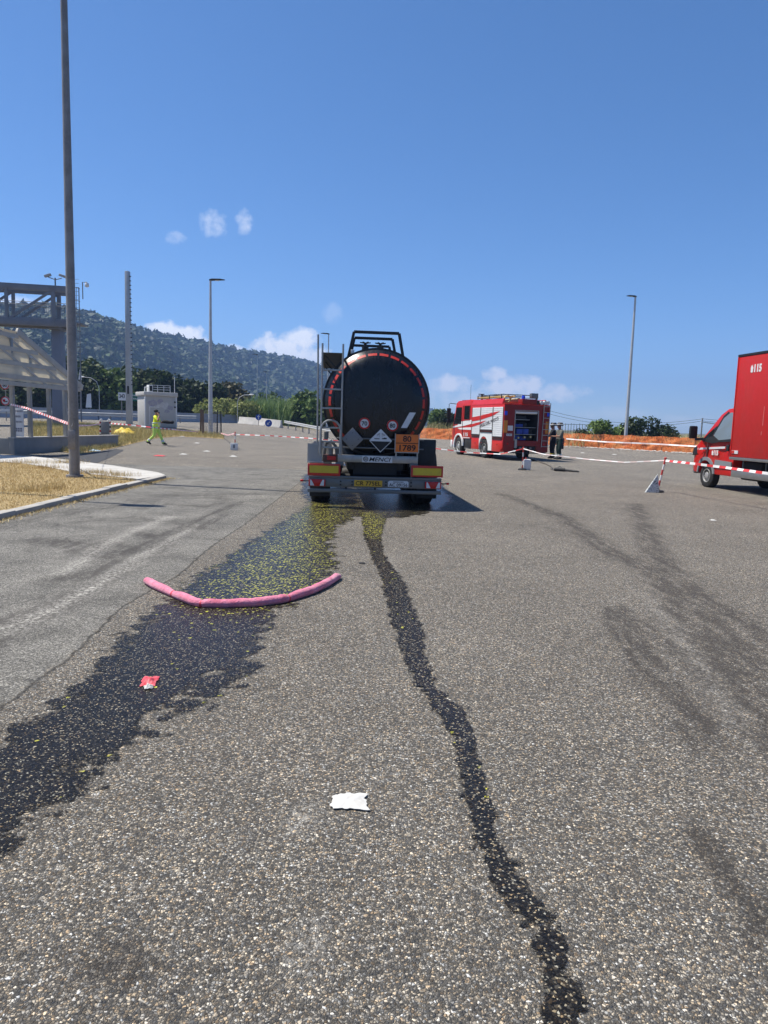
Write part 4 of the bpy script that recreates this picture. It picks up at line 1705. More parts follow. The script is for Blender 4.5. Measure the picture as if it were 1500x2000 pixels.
# cab
cabp = [(4.22, .95), (4.22, 2.98), (4.5, 3.06), (6.3, 3.02), (6.62, 2.9), (7.02, 1.75), (7.14, 1.25), (7.16, .55), (6.72, .5)]
cabp += [(6.0 + .63 * math.cos(a), .5 + .63 * math.sin(a)) for a in np.linspace(R(5), R(140), 12)]
mb = MB()
mb.prism(cabp, 'x', -1.17, 1.17)
mb.build('cab', vred, FE, bevel=.03)
for s in (-1, 1):
    xx = s * 1.172
    xa, xb = sorted((xx, xx + s * .012))
    mb = MB()
    mb.prism([(4.5, 1.98), (5.32, 1.98), (5.32, 2.72), (4.5, 2.72)], 'x', xa, xb)
    wn = mb.build('side_window', darkgl, FE)
    mb = MB()
    for b_ in ((4.46, 4.5, 1.94, 2.76), (5.32, 5.36, 1.94, 2.76), (4.5, 5.32, 1.94, 1.98), (4.5, 5.32, 2.72, 2.76)):
        mb.box(min(xx, xx + s * .02), max(xx, xx + s * .02), *b_)
    mb.build('window_seal', M('seal_red', (.38, .02, .016), .5), wn)
    mb = MB()
    mb.prism([(5.72, 1.72), (6.86, 1.72), (6.56, 2.66), (5.72, 2.66)], 'x', xa, xb)
    mb.build('front_side_window', darkgl, FE)
    mb = MB()
    mb.box(min(xx, xx + s * .015), max(xx, xx + s * .015), 5.5, 5.56, .98, 2.75)
    mb.build('door_gap', dsteel, FE)
    # wheel arch trim
    mb = MB()
    P = [(6.0 + .74 * math.cos(a), .5 + .70 * math.sin(a)) for a in np.linspace(R(-12), R(178), 16)] + [(6.0 + .62 * math.cos(a), .5 + .61 * math.sin(a)) for a in np.linspace(R(178), R(-12), 16)]
    k = len(P)
    xo, xi = s * 1.16, s * 1.235
    vs = [(xo, u, v) for u, v in P] + [(xi, u, v) for u, v in P]
    fs = [(i, (i + 1) % k, k + (i + 1) % k, k + i) for i in range(k)]
    for i in range(15):
        fs += [(i, i + 1, k - 2 - i, k - 1 - i), (k + i, 2 * k - 1 - i, 2 * k - 2 - i, k + i + 1)]
    mb.add(vs, fs)
    mb.build('wheel_arch_trim', white, FE, smooth=True)
    mb = MB()
    mb.box(min(s * .8, s * 1.15), max(s * .8, s * 1.15), 4.2, 5.2, .4, .94)
    mb.build('cab_steps', dsteel, FE, bevel=.02)
    mb = MB()
    mb.box(min(s * 1.1, s * 1.18), max(s * 1.1, s * 1.18), 4.5, 5.1, .38, .42)
    mb.build('step_tread', alu, FE)
    mb = MB()
    mb.tube([(s * 1.15, 6.7, 2.86), (s * 1.4, 6.95, 2.9), (s * 1.47, 7.0, 2.85), (s * 1.47, 7.0, 1.9), (s * 1.2, 6.9, 1.86)], .018, 6)
    ar = mb.build('mirror_arm', blk, FE)
    mb = MB()
    mb.box(s * 1.47 - .12, s * 1.47 + .12, 6.95, 7.07, 2.05, 2.62)
    mb.box(s * 1.47 - .1, s * 1.47 + .1, 6.96, 7.06, 1.78, 2.0)
    mb.build('mirror', blk, ar, bevel=.03)
decal([(4.24, 1.75), (5.4, 1.62), (7.0, 1.5), (7.02, 1.58), (6.3, 1.66), (5.9, 1.86), (4.24, 1.96)], white, 'white_sweep', -1.176)
decal([(4.24, 1.42), (5.9, 1.42), (6.3, 1.5), (4.24, 1.56)], white, 'white_sweep', -1.176)
word('115', .26, white, FE, (-1.182, 5.0, 1.16), 'left', bold=.006, fit=(.62, .2))
decal([(5.35, 1.0), (4.4, 1.0), (4.4, .96), (5.35, .96)], white, 'white_line', -1.176)
mb = MB()
mb.box(-1.2, 1.2, 7.0, 7.3, .38, .8)
mb.build('front_bumper', white, FE, bevel=.05)
mb = MB()
mb.add([(-1.05, 7.03, 1.78), (1.05, 7.03, 1.78), (1.0, 6.66, 2.84), (-1.0, 6.66, 2.84), (-1.05, 7.05, 1.79), (1.05, 7.05, 1.79), (1.0, 6.68, 2.85), (-1.0, 6.68, 2.85)], [(0, 3, 2, 1), (4, 5, 6, 7), (0, 1, 5, 4), (2, 3, 7, 6), (1, 2, 6, 5), (3, 0, 4, 7)])
mb.build('windscreen', darkgl, FE)
for s in (-1, 1):
    mb = MB()
    mb.box(min(s * .7, s * 1.1), max(s * .7, s * 1.1), 7.28, 7.32, .5, .7)
    mb.build('headlight', whitep, FE, bevel=.02)
# roof
for s in (-1, 1):
    xa, xb = sorted((s * 1.02, s * HW))
    mb = MB()
    mb.add([(s * HW, .3, 2.762), (s * HW, 4.18, 2.762), (s * HW * .93, 4.18, 3.02), (s * HW * .93, .3, 3.02), (s * (HW - .1), .3, 2.762), (s * (HW - .1), 4.18, 2.762), (s * HW * .87, 4.18, 3.02), (s * HW * .87, .3, 3.02)],
           [(0, 1, 2, 3), (7, 6, 5, 4), (0, 3, 7, 4), (1, 5, 6, 2), (3, 2, 6, 7), (0, 4, 5, 1)])
    mb.build('roof_side_board', vred, FE)
mb = MB()
mb.box(-1.1, 1.1, 5.0, 5.9, 3.0, 3.06)
mb.build('light_bar_base', dsteel, FE)
wood = M('ladder_wood', (.50, .36, .13), .6, dirt=.4, dscale=4)
for x in (-.75, -.4):
    mb = MB()
    mb.bar((x, .6, 3.16), (x, 4.6, 3.16), .05, .08)
    mb.build('roof_ladder_rail', wood, FE)
for k in range(12):
    mb = MB()
    mb.cyl((-.75, .8 + k * .32, 3.16), (-.4, .8 + k * .32, 3.16), .02, n=6)
    mb.build('roof_ladder_rung', wood, FE)
mb = MB()
for y in (.9, 2.4, 3.9):
    mb.bar((-1.0, y, 2.9), (-1.0, y, 3.24), .04)
    mb.bar((.95, y, 2.9), (.95, y, 3.24), .04)
    mb.bar((-1.0, y, 3.24), (.95, y, 3.24), .04)
    mb.bar((-1.0, y, 3.1), (.95, y, 3.1), .03)
mb.bar((-1.0, .9, 3.24), (-1.0, 3.9, 3.24), .035)
mb.build('roof_rack', dsteel, FE)
for (x, y, z, l, r_, mt) in ((-.2, .6, 2.95, 2.2, .12, M('hose_tan', (.40, .30, .16), .8, dirt=.5)), (.1, .7, 2.95, 2.4, .13, M('tube_grey', (.5, .5, .5), .5))):
    mb = MB()
    mb.cyl((x, y, z), (x, y + l, z), r_, n=12)
    mb.build('suction_hose', mt, FE, smooth=True)
mb = MB()
for k in range(4):
    mb.tube([(-.85 + .17 * math.cos(a), .5 + .03 * k, 3.0 + .17 * math.sin(a)) for a in np.linspace(0, 6.28, 15)[:-1]], .025, 6, True)
mb.build('coiled_hose', wood, FE)
mb = MB()
mb.box(-.28, .5, .02, .5, 2.762, 3.02)
mb.build('roof_locker', dark_shade_red, FE, bevel=.02)
mb = MB()
mb.lathe([(.09, 3.02), (.09, 3.14), (.06, 3.19), (0, 3.2)], (-.1, .3, 0), 'z', 14)
mb.build('blue_beacon', bluel, FE, smooth=True)
mb = MB()
mb.cyl((.62, .3, 2.762), (.62, .3, 3.1), .06, n=10)
mb.box(.3, .66, .2, .46, 3.08, 3.32)
mb.build('searchlight', steel, FE, bevel=.02)
for x in (.58, .8, 1.0, 1.14):
    mb = MB()
    mb.cyl((x, .06, 2.87), (x, .8, 2.87), .1, n=12)
    mb.build('roof_cylinder', blk if x < .7 else white, FE, smooth=True)
mb = MB()
mb.cyl((-.6, 4.3, 3.0), (-.6, 4.3, 3.34), .06, n=10)
mb.box(-.78, -.5, 4.2, 4.4, 3.34, 3.38)
mb.build('exhaust_vent', blk, FE)
mb = MB()
mb.cyl((-.9, 5.2, 3.05), (-.9, 5.2, 3.9), .008, n=5)
mb.build('aerial', blk, FE)

# ---- red box van on the right
VN = thing('box_truck', 'tall red box truck with white 115 lettering at the right edge', 'truck', (9.72, 21.6, 0), R(6.1))
# origin: ground under the left front wheel; x right, y forward
bred = streaked('van_red', (.46, .010, .007), (.36, .022, .017), .5)
bredc = M('van_cab_red', (.50, .012, .009), .38, dirt=.25, dscale=3, coat=.12, dcol=(.3, .014, .01), spec=.3)
VX0, VX1 = -.22, 2.18
mb = MB()
mb.box(VX0, VX1, -6.0, -1.42, .98, 3.72)
bx_ = mb.build('cargo_box', bred, VN, bevel=.02)
mb = MB()
mb.box(VX0 - .012, VX1 + .012, -6.02, -1.40, 3.722, 3.78)
mb.build('roof_edge', blk, bx_)
mb = MB()
mb.box(VX0 - .012, VX0 + .03, -1.44, -1.40, .96, 3.72)
mb.build('corner_strip', bredc, bx_)
mb = MB()
mb.box(VX0 - .02, VX1 + .02, -6.02, -1.40, .90, .975)
mb.build('box_sill', alu, bx_, bevel=.005)
mb = MB()
mb.box(VX0 - .016, VX0, -1.78, -1.48, 1.07, 1.16)
lm = mb.build('side_marker', whitep, bx_)
mb = MB()
mb.box(VX0 - .02, VX0 - .014, -1.62, -1.48, 1.075, 1.155)
mb.build('marker_stripe', redtape, lm)


def badge(y, z, h, par, x):
    """crest outline followed by 115"""
    word('115', h, white, par, (x, y - h * .62, z), 'left', bold=h * .05, fit=(h * 1.5, h))
    yc0 = y + h * .6
    mb = MB()                             # flame over a grenade, as a flat emblem
    fl_ = [(-.16, -.5), (.16, -.5), (.26, -.34), (.22, -.16), (.3, .05), (.18, .2), (.12, .5), (-.02, .3), (-.1, .42), (-.24, .16), (-.28, -.05), (-.18, -.16), (-.26, -.34)]
    mb.prism([(yc0 - u * h, z + v * h) for u, v in fl_], 'x', x - .004, x)
    mb.build('crest', white, par)


badge(-2.2, 3.36, .21, bx_, VX0 - .004)
# scratches on the box
for (y, z0, z1) in ((-2.95, 2.55, 2.95), (-2.75, 1.85, 2.35), (-2.72, 1.6, 1.7)):
    mb = MB()
    mb.box(VX0 - .004, VX0 + .002, y - .006, y + .006, z0, z1)
    mb.build('scratch', M('scratch_pink', (.62, .25, .22), .6), bx_)
# cab
side = [(-1.36, .55), (-1.36, 2.28), (-1.15, 2.36), (-.75, 2.32), (-.45, 2.16), (.32, 1.42), (.78, 1.22), (.93, 1.08), (.97, .62), (.9, .42), (.42, .42)]
side += [(.43 * math.cos(a), .35 + .45 * math.sin(a)) for a in np.linspace(R(12), R(168), 10)]
side += [(-.5, .42), (-1.36, .42)]
mb = MB()
# the cab tapers slightly towards the nose and roof
k = len(side)
vs = []
for xs_, q in ((VX0 + .12, 1), (VX1 - .12, -1)):
    for (y, z) in side:
        tin = max(0, (z - 1.45)) * .14 + max(0, y - .3) * .22
        vs.append((xs_ + q * tin, y, z))
fs = [tuple(range(k - 1, -1, -1)), tuple(range(k, 2 * k))] + [(i, (i + 1) % k, k + (i + 1) % k, k + i) for i in range(k)]
mb.add(vs, fs)
cab = mb.build('cab', bredc, VN, bevel=.025)


def side_pt(y, z, out=.006):
    return (VX0 + .12 + max(0, (z - 1.45)) * .14 + max(0, y - .3) * .22 - out, y, z)


def on_side(poly, mt, name, par, out=.01):
    mb = MB()
    k = len(poly)
    vs = [side_pt(y, z, out) for y, z in poly] + [side_pt(y, z, -.004) for y, z in poly]
    mb.add(vs, [tuple(range(k)), tuple(range(2 * k - 1, k - 1, -1))] + [(i, k + i, k + (i + 1) % k, (i + 1) % k) for i in range(k)])
    return mb.build(name, mt, par)


vangl = M('van_glass', (.16, .2, .23), .06, dirt=.05)
on_side([(-1.3, 1.48), (-1.3, 2.2), (-.92, 2.22), (-.7, 2.14), (-.42, 1.86), (-.28, 1.55), (-.6, 1.42)], vangl, 'door_window', VN)
on_side([(-.36, 1.84), (-.22, 1.52), (.24, 1.42), (.05, 1.58)], darkgl, 'quarter_window', VN)
on_side([(-1.3, 1.40), (-1.3, 1.48), (-.6, 1.42), (-.28, 1.55), (.24, 1.42), (.3, 1.38), (-.3, 1.32), (-.62, 1.36)], blk, 'window_trim', VN, .012)
on_side([(-.86, 2.2), (-.62, 2.06), (-.3, 1.58), (-.22, 1.55), (-.28, 1.66), (-.6, 2.12), (-.8, 2.25)], blk, 'pillar_trim', VN, .014)
on_side([(-1.34, .62), (-1.34, .82), (-.5, .85), (-.46, .62)], M('grey_cladding', (.20, .21, .22), .6, dirt=.4), 'sill_cladding', VN, .02)
on_side([(-.95, 1.19), (-.95, 1.25), (.62, 1.16), (.62, 1.1)], whitep, 'white_stripe', VN, .012)
on_side([(-.06, .84), (-.06, 1.4), (.02, 1.4), (.02, .84)], M('shut_line', (.08, .01, .01), .6), 'door_gap', VN, .008)
arch = [(.52 * math.cos(a), .36 + .55 * math.sin(a)) for a in np.linspace(R(8), R(172), 14)] + [(.43 * math.cos(a), .36 + .45 * math.sin(a)) for a in np.linspace(R(172), R(8), 14)]
mb = MB()
k = len(arch)
vs = [side_pt(y, z, .03) for y, z in arch] + [side_pt(y, z, -.02) for y, z in arch]
fs = [(i, k + i, k + (i + 1) % k, (i + 1) % k) for i in range(k)]
for i in range(13):
    fs += [(i, k - 1 - i, k - 2 - i, i + 1)]
mb.add(vs, fs)
mb.build('wheel_arch_trim', M('grey_cladding', (.2, .21, .22), .6), VN, smooth=True)
badge(-.42, 1.05, .15, VN, side_pt(0, 1)[0] - .004)
mb = MB()
mb.box(VX0 + .07, VX0 + .12, -1.18, -1.05, 1.12, 1.3)
mb.build('door_handle', blk, VN, bevel=.015)
mb = MB()
mb.bar((VX0 + .14, .12, 1.44), (VX0 - .12, .3, 1.42), .07, .08)
ma = mb.build('mirror_arm', blk, VN)
mb = MB()
mb.box(VX0 - .30, VX0 - .06, .26, .38, 1.44, 1.82)
mb.build('mirror', blk, ma, bevel=.04)
mb = MB()
mb.prism([(.62, .95), (.95, .92), (.9, 1.14), (.72, 1.22)], 'x', VX0 + .19, VX0 + .45)
mb.build('headlight', blk, VN, bevel=.02)
mb = MB()
mb.box(VX0 + .28, VX1 - .28, .86, 1.02, .36, .66)
mb.build('front_bumper', M('grey_cladding', (.2, .21, .22), .6), VN, bevel=.05)
mb = MB()
mb.add([(VX0 + .25, .34, 1.44), (VX1 - .25, .34, 1.44), (VX1 - .28, -.46, 2.19), (VX0 + .28, -.46, 2.19), (VX0 + .25, .34, 1.46), (VX1 - .25, .34, 1.46), (VX1 - .28, -.46, 2.21), (VX0 + .28, -.46, 2.21)],
       [(0, 1, 2, 3), (4, 7, 6, 5), (0, 4, 5, 1), (1, 5, 6, 2), (2, 6, 7, 3), (3, 7, 4, 0)])
mb.build('windscreen', darkgl, VN)
vrim = M('van_rim', (.42, .41, .39), .5, .4, dirt=.5)
wheel(VN, VX0 + .28, 0, .365, .24, -1, vrim)
wheel(VN, VX1 - .28, 0, .365, .24, 1, vrim)
for s, x in ((-1, VX0 + .34), (1, VX1 - .34)):
    wheel(VN, x, -4.1, .365, .42, s, vrim)
mb = MB()
mb.box(VX0 + .5, VX1 - .5, -5.9, .4, .5, .75)
mb.build('chassis', dsteel, VN)
mb = MB()
mb.box(VX0 + .06, VX0 + .1, -3.3, -1.42, .42, .60)
sr_ = mb.build('side_guard', alu, VN, bevel=.006)
mb = MB()
for y in (-1.9, -2.9):
    mb.box(VX0 + .09, VX0 + .12, y - .015, y + .015, .55, .9)
mb.build('guard_stay', steel, sr_)
mb = MB()
mb.box(VX0 + .3, VX0 + .8, -2.4, -1.5, .35, .85)
mb.build('fuel_tank', dsteel, VN, bevel=.04)

# ================================================================== street furniture
galv = M('lamp_post_steel', (.27, .26, .25), .55, .35, dirt=.7, dscale=2.5, dcol=(.13, .12, .115), bmp=.2)
galvl = M('light_post_steel', (.50, .51, .51), .5, .35, dirt=.4, dscale=2.0, dcol=(.28, .28, .28))
gant = M('gantry_steel', (.20, .21, .23), .55, .35, dirt=.5, dscale=1.2, dcol=(.11, .115, .13))
cream = M('canopy_cream', (.74, .70, .61), .6, dirt=.35, dscale=1.5, dcol=(.45, .41, .34))
_t = cream.node_tree
_p = _t.nodes['Principled BSDF']
_tl = _t.nodes.new('ShaderNodeBsdfTranslucent')
_tl.inputs[0].default_value = (.86, .80, .66, 1)
_mx = _t.nodes.new('ShaderNodeMixShader')
_mx.inputs[0].default_value = .6
_t.links.new(_p.outputs[0], _mx.inputs[1])
_t.links.new(_tl.outputs[0], _mx.inputs[2])
_t.links.new(_mx.outputs[0], _t.nodes['Material Output'].inputs['Surface'])
creamf = M('canopy_frame', (.46, .43, .37), .6, .1, dirt=.4, dscale=2)


def lamp_post(label, x, y, h, r0, r1, arm, mt, z0=None, head=.75):
    z0 = gz(x, y) if z0 is None else z0
    root = thing('lamp_post', label, 'lamp post', (x, y, z0), 0)
    mb = MB()
    mb.tube([(0, 0, -.05), (0, 0, .06)], [r0 * 1.7, r0 * 1.6], 16)
    mb.build('foot', mt, root)
    mb = MB()
    mb.tube([(0, 0, 0), (0, 0, h * .33), (0, 0, h * .66), (0, 0, h)], [r0, r0 + (r1 - r0) * .33, r0 + (r1 - r0) * .66, r1], 16)
    pole = mb.build('pole', mt, root, smooth=True)
    mb = MB()
    mb.box(-.09, .09, -r0 - .012, -r0 + .03, .7, 1.15)
    mb.build('service_hatch', mt, pole, bevel=.006)
    mb = MB()
    a = Vector((arm[0], arm[1], 0)).normalized()
    q = Vector((-a.y, a.x, 0))
    P0 = Vector((0, 0, h))
    vs = []
    for (d, w, zz, th) in ((-.08, .07, 0, .10), (.12, .16, .03, .10), (head * .7, .17, .07, .07), (head, .1, .08, .03)):
        for sw, st in ((-1, 0), (1, 0), (1, 1), (-1, 1)):
            vs.append(P0 + a * d + q * sw * w + Vector((0, 0, zz + st * th - .02)))
    fs = [(3, 2, 1, 0), (12, 13, 14, 15)]
    for i in range(3):
        for j in range(4):
            fs.append((i * 4 + j, i * 4 + (j + 1) % 4, i * 4 + 4 + (j + 1) % 4, i * 4 + 4 + j))
    mb.add(vs, fs)
    hd = mb.build('lamp_head', blk, root, bevel=.01)
    mb = MB()
    c = P0 + a * head * .45 + Vector((0, 0, .02))
    mb.box(c.x - .12, c.x + .12, c.y - .1, c.y + .1, c.z - .012, c.z + .012)
    mb.build('lens', whitep, hd)
    return root


b0 = G(146, 932, LIFT)
lamp_post('tall weathered steel lamp post rising out of frame from the dry grass', b0.x, b0.y, 14.2, .125, .06, (1, .1), galv, LIFT)
lamp_post('steel post standing out of frame left of the dry grass', -8.75, 13.9, 9.3, .075, .045, (-1, 0), galv, LIFT)
b0 = G(411, 848)
lamp_post('slim lamp post beside the wire mesh panels with its head pointing right', b0.x, b0.y, at_y(414, 548, b0.y).z - b0.z, .16, .07, (1, .05), galvl, head=.95)
lamp_post('slim lamp post behind the orange netting right of the fire engine', at_y(1222, 852, 63).x, 63, at_y(1240, 580, 63).z, .16, .08, (-1, 0), galvl, 0)
for (px, py, D, arm, lab) in ((642, 653, 74, (-1, 0), 'lamp post just left of the tanker, its head showing above the ladder platform'),
                              (503, 693, 112, (-1, .2), 'faint far lamp post rising in front of the wooded hill above the blue signs'),
                              (521, 727, 128, (-1, .2), 'shorter far lamp post behind the reeds, in front of the hill')):
    p = at_y(px, py, D)
    z0 = gz(p.x, D)
    lamp_post(lab, p.x, D, p.z - z0, .11, .05, arm, galvl, z0, .8)


def hook_lamp(label, px, D, y0, y1, dx):
    p = at_y(px, y1, D)
    z0 = gz(p.x, D)
    h = p.z - z0
    root = thing('street_lamp', label, 'street lamp', (p.x, D, z0))
    mb = MB()
    mb.tube([(0, 0, 0), (0, 0, h * .75), (dx * .15, 0, h * .9), (dx * .5, 0, h * .98), (dx, 0, h)], .035, 8)
    mb.build('pole', galvl, root, smooth=True)
    mb = MB()
    mb.ball((dx * 1.08, 0, h), (.3, .13, .09))
    mb.build('lamp_head', white, root, smooth=True)


hook_lamp('small curved street lamp in front of the olive shrubs', 464, 90, 805, 770, 1.0 * 1.6)
hook_lamp('small street lamp on the motorway with its arm pointing left', 193, 84, 798, 737, -1.8)

# ---- square mast with climbing pegs
D = 56
p = at_y(249, 530, D)
z0 = gz(p.x, D)
root = thing('square_mast', 'tall pale square mast with pegs up its right side, left of the cabin', 'mast', (p.x, D, z0))
h = p.z - z0
mb = MB()
mb.prism([(-.21, 0), (.21, 0), (.15, h), (-.15, h)], 'y', -.2, .2)
mb.build('shaft', M('mast_steel', (.44, .45, .45), .5, .4, dirt=.4, dscale=1.5), root, bevel=.02)
for k in range(26):
    z = 3 + k * (h - 3.4) / 25
    q = .21 - .06 * z / h
    mb = MB()
    mb.box(q, q + .1, -.05, .05, z, z + .06)
    mb.build('climbing_peg', dsteel, root)
mb = MB()
mb.box(-.06, .06, -.24, -.2, 2.3, 2.9)
mb.build('junction_box', dsteel, root)

# ---- motorway gantry
gp0 = at_y(117, 640, 50.5)
z0 = gz(gp0.x, gp0.y)
GT = thing('motorway_gantry', 'grey steel truss gantry with walkway, cameras and caged ladder, upper left', 'gantry', (0, 0, 0))
zt, zb = at_y(110, 560, 50).z, at_y(110, 630, 50).z
dirg = Vector((-.983, -.186, 0))
e0 = Vector((at_y(128, 560, 50).x, 50, 0))
for s in (0, 1):
    off_ = Vector((-.30, 1.5, 0)) * s
    for z, th, nm in ((zt - .16, .42, 'top_chord'), (zb - .05, .5, 'bottom_chord')):
        mb = MB()
        a = e0 + off_ + Vector((0, 0, z))
        mb.bar(a, a + dirg * 19, .16, th)
        mb.build(nm, gant, GT, bevel=.015)
    for k in range(7):
        q = e0 + off_ + dirg * (.8 + k * 2.95)
        mb = MB()
        mb.bar(q + Vector((0, 0, zb)), q + Vector((0, 0, zt - .2)), .26 if k == 0 else .2, .14)
        mb.build('truss_post', gant, GT)
        if k < 6:
            q2 = q + dirg * 2.75
            mb = MB()
            mb.bar(q + Vector((0, 0, zt - .35)) + dirg * .15, q2 + Vector((0, 0, zb + .15)), .13, .15)
            mb.build('diagonal', gant, GT)
mb = MB()
a = e0 + Vector((-.15, .75, zb + .22))
mb.bar(a, a + dirg * 19, 1.5, .05)
mb.build('walkway', gant, GT)
for s, zr in ((.25, 1.05), (.25, .85), (1.25, 1.05), (1.25, .85)):
    mb = MB()
    a = e0 + Vector((-.1, s, zb + .25 + zr))
    mb.tube([a, a + dirg * 19], .022, 6)
    mb.build('handrail', gant, GT)
mb = MB()
for k in range(150):
    q = e0 + Vector((-.1, .25, zb + .25)) + dirg * (k * .125)
    mb.box(q.x - .009, q.x + .009, q.y - .009, q.y + .009, q.z, q.z + .86)
o = mb.build('balusters', gant, GT, kind='stuff')
mb = MB()
cxx, cyy = at_y(113, 640, 51).x, 51
mb.prism([(cxx - .42, z0 - .2), (cxx + .42, z0 - .2), (cxx + .30, zb - .25), (cxx - .30, zb - .25)], 'y', cyy - .35, cyy + .35)
mb.build('column', M('gantry_column', (.20, .22, .27), .6, .2, dirt=.4, dscale=1), GT, bevel=.02)
mb = MB()
mb.box(cxx - .42, cxx + .42, cyy - .8, cyy + .8, zb - .42, zb - .25)
mb.build('saddle', gant, GT)
mb = MB()
mb.bar(Vector((cxx + .4, cyy, zb + .02)), Vector((at_y(160, 640, 50.5).x, cyy, zb + .02)), 1.2, .12)
mb.build('landing', gant, GT)
lx = at_y(150, 640, 50.4).x
for dx in (-.2, .2):
    mb = MB()
    mb.bar((lx + dx, 50.4, z0 + .3), (lx + dx, 50.4, zt + .05), .05)
    mb.build('ladder_stile', gant, GT)
mb = MB()
for k in range(36):
    z = z0 + .5 + k * .27
    mb.box(lx - .2, lx + .2, 50.39, 50.41, z, z + .02)
mb.build('ladder_rungs', gant, GT, kind='stuff')
for z in (zt - .05, zt - .9, zt - 1.75, zt - 2.4, zb - .5, zb - 1.6):
    mb = MB()
    mb.tube([(lx + .35 * math.cos(a), 50.1 - .35 * math.sin(a) * .9, z) for a in np.linspace(-.4, 3.54, 13)], .025, 5)
    mb.build('cage_hoop', gant, GT)
for a in (.2, .8, 1.57, 2.3, 2.9):
    mb = MB()
    x, y = lx + .35 * math.cos(a), 50.1 - .35 * math.sin(a) * .9
    mb.bar((x, y, zb - 1.7), (x, y, zt), .03, .02)
    mb.build('cage_bar', gant, GT)
# cameras
mx_ = at_y(108, 556, 50.2).x
mb = MB()
mb.cyl((mx_, 50.2, zt), (mx_, 50.2, zt + .62), .05, n=8)
mb.tube([(mx_ - .48, 50.2, zt + .66), (mx_, 50.2, zt + .5), (mx_ + .45, 50.2, zt + .6)], .03, 6)
cm = mb.build('camera_mast', gant, GT)
for s in (-1, 1):
    mb = MB()
    mb.box(mx_ + s * .5 - .22, mx_ + s * .5 + .22, 50.1, 50.3, zt + .68, zt + .84, Matrix.Rotation(R(18 * s), 3, 'Y'))
    mb.build('traffic_camera', M('camera_grey', (.35, .35, .34), .5), cm, bevel=.02)
dx_ = at_y(161, 545, 50.4).x
mb = MB()
mb.tube([(dx_, 50.4, zt - .7), (dx_, 50.4, zt + .42), (dx_ + .3, 50.4, zt + .42)], .035, 6)
cm = mb.build('dome_bracket', gant, GT)
mb = MB()
mb.lathe([(0, .0), (.1, .03), (.14, .1), (.14, .22), (.1, .3), (0, .3)], (dx_ + .3, 50.4, zt + .08), 'z', 12)
mb.build('dome_camera', white, cm, smooth=True)

# ---- underpass entrance with canopy
dv = Vector((.115, .993, 0))
A0 = G(28.5, 887.5)
wdir = (G(135.5, 880) - A0)
wdir.z = 0
wdir.normalize()
UP = thing('underpass_entrance', 'low grey concrete underpass wall with posts carrying a cream sloping canopy', 'entrance', (0, 0, 0))
WH = .62


def obl(p0, d, L, th, z0, z1):
    q = Vector((-d.y, d.x, 0)) * th
    P = [p0, p0 + d * L, p0 + d * L + q, p0 + q]
    return [(p.x, p.y) for p in P], z0, z1


mb = MB()
pp, a, c = obl(A0, wdir, 8.0, .22, -.05, WH)
mb.prism(pp, 'z', a, c)
mb.build('side_wall', conc_w, UP, bevel=.01)
mb = MB()
ld = Vector((-wdir.y, wdir.x, 0))
pp, a, c = obl(A0 + ld * .222 + wdir * .004, ld, 7.0, -.22, -.05, WH - .004)
mb.prism(pp, 'z', a, c)
mb.build('front_wall', conc_w, UP, bevel=.01)
mb = MB()
pp, a, c = obl(A0 - ld * .03 - wdir * .03, wdir, 8.06, .28, WH + .001, WH + .045)
mb.prism(pp, 'z', a, c)
mb.build('coping', conc, UP)
posts = []
for (px, pyt) in ((20.5, 661), (65, 699), (102, 728), (133, 757)):
    # each post stands on the wall line
    u = ray(px, 857)
    k = u.x / u.y
    s = (A0.x - k * A0.y) / (k * wdir.y - wdir.x)
    if px < 28:
        s = .12
    b_ = A0 + wdir * s + ld * .11
    tz = at_y(px, pyt, b_.y).z
    posts.append((b_, tz))
    mb = MB()
    mb.box(b_.x - .075, b_.x + .075, b_.y - .075, b_.y + .075, WH + .045, tz)
    po = mb.build('canopy_post', M('post_grey', (.30, .30, .29), .6, .2, dirt=.4), UP, bevel=.012)
    mb = MB()
    mb.box(b_.x - .11, b_.x + .11, b_.y - .11, b_.y + .11, tz, tz + .05)
    mb.build('cap_plate', galvl, po)
# roof: flat crown then a slope that comes down with the stair
Bp = at_y(33, 650, posts[0][0].y + .5)
Cp = at_y(157, 757, posts[3][0].y + 1.0)
hb = -dv * 6.5
sl = (Cp - Bp)


def roofpt(s, q, up=0.0):
    return Bp + sl * s + hb * q + Vector((0, 0, up))


mb = MB()
vs = [roofpt(s, q, u) for u in (0, .05) for (s, q) in ((0, 0), (1, 0), (1, 1), (0, 1))]
mb.add(vs, [(3, 2, 1, 0), (4, 5, 6, 7), (0, 1, 5, 4), (1, 2, 6, 5), (2, 3, 7, 6), (3, 0, 4, 7)])
rf = mb.build('canopy_roof', cream, UP)
mb = MB()
fl = Vector((-2.2, .2, .02))
vs = [roofpt(0, q, u) + (fl if e else Vector()) for u in (0, .05) for (q, e) in ((0, 0), (1, 0), (1, 1), (0, 1))]
mb.add(vs, [(3, 2, 1, 0), (4, 5, 6, 7), (0, 1, 5, 4), (1, 2, 6, 5), (2, 3, 7, 6), (3, 0, 4, 7)])
mb.build('canopy_crown', cream, rf)
mb = MB()
mb.bar(roofpt(-.02, -.01, .03), roofpt(1.02, -.01, .03), .1, .26)
mb.build('verge_beam', creamf, UP, bevel=.01)
for s in (.02, .30, .585, .86, 1.0):
    mb = MB()
    mb.bar(roofpt(s, 0.01, -.1), roofpt(s, 1, -.1), .1, .16)
    mb.build('purlin', creamf, UP)
for q in (.16, .4):
    mb = MB()
    mb.bar(roofpt(.0, q, -.05), roofpt(1.0, q, -.05), .07, .09)
    mb.build('rafter', creamf, UP)
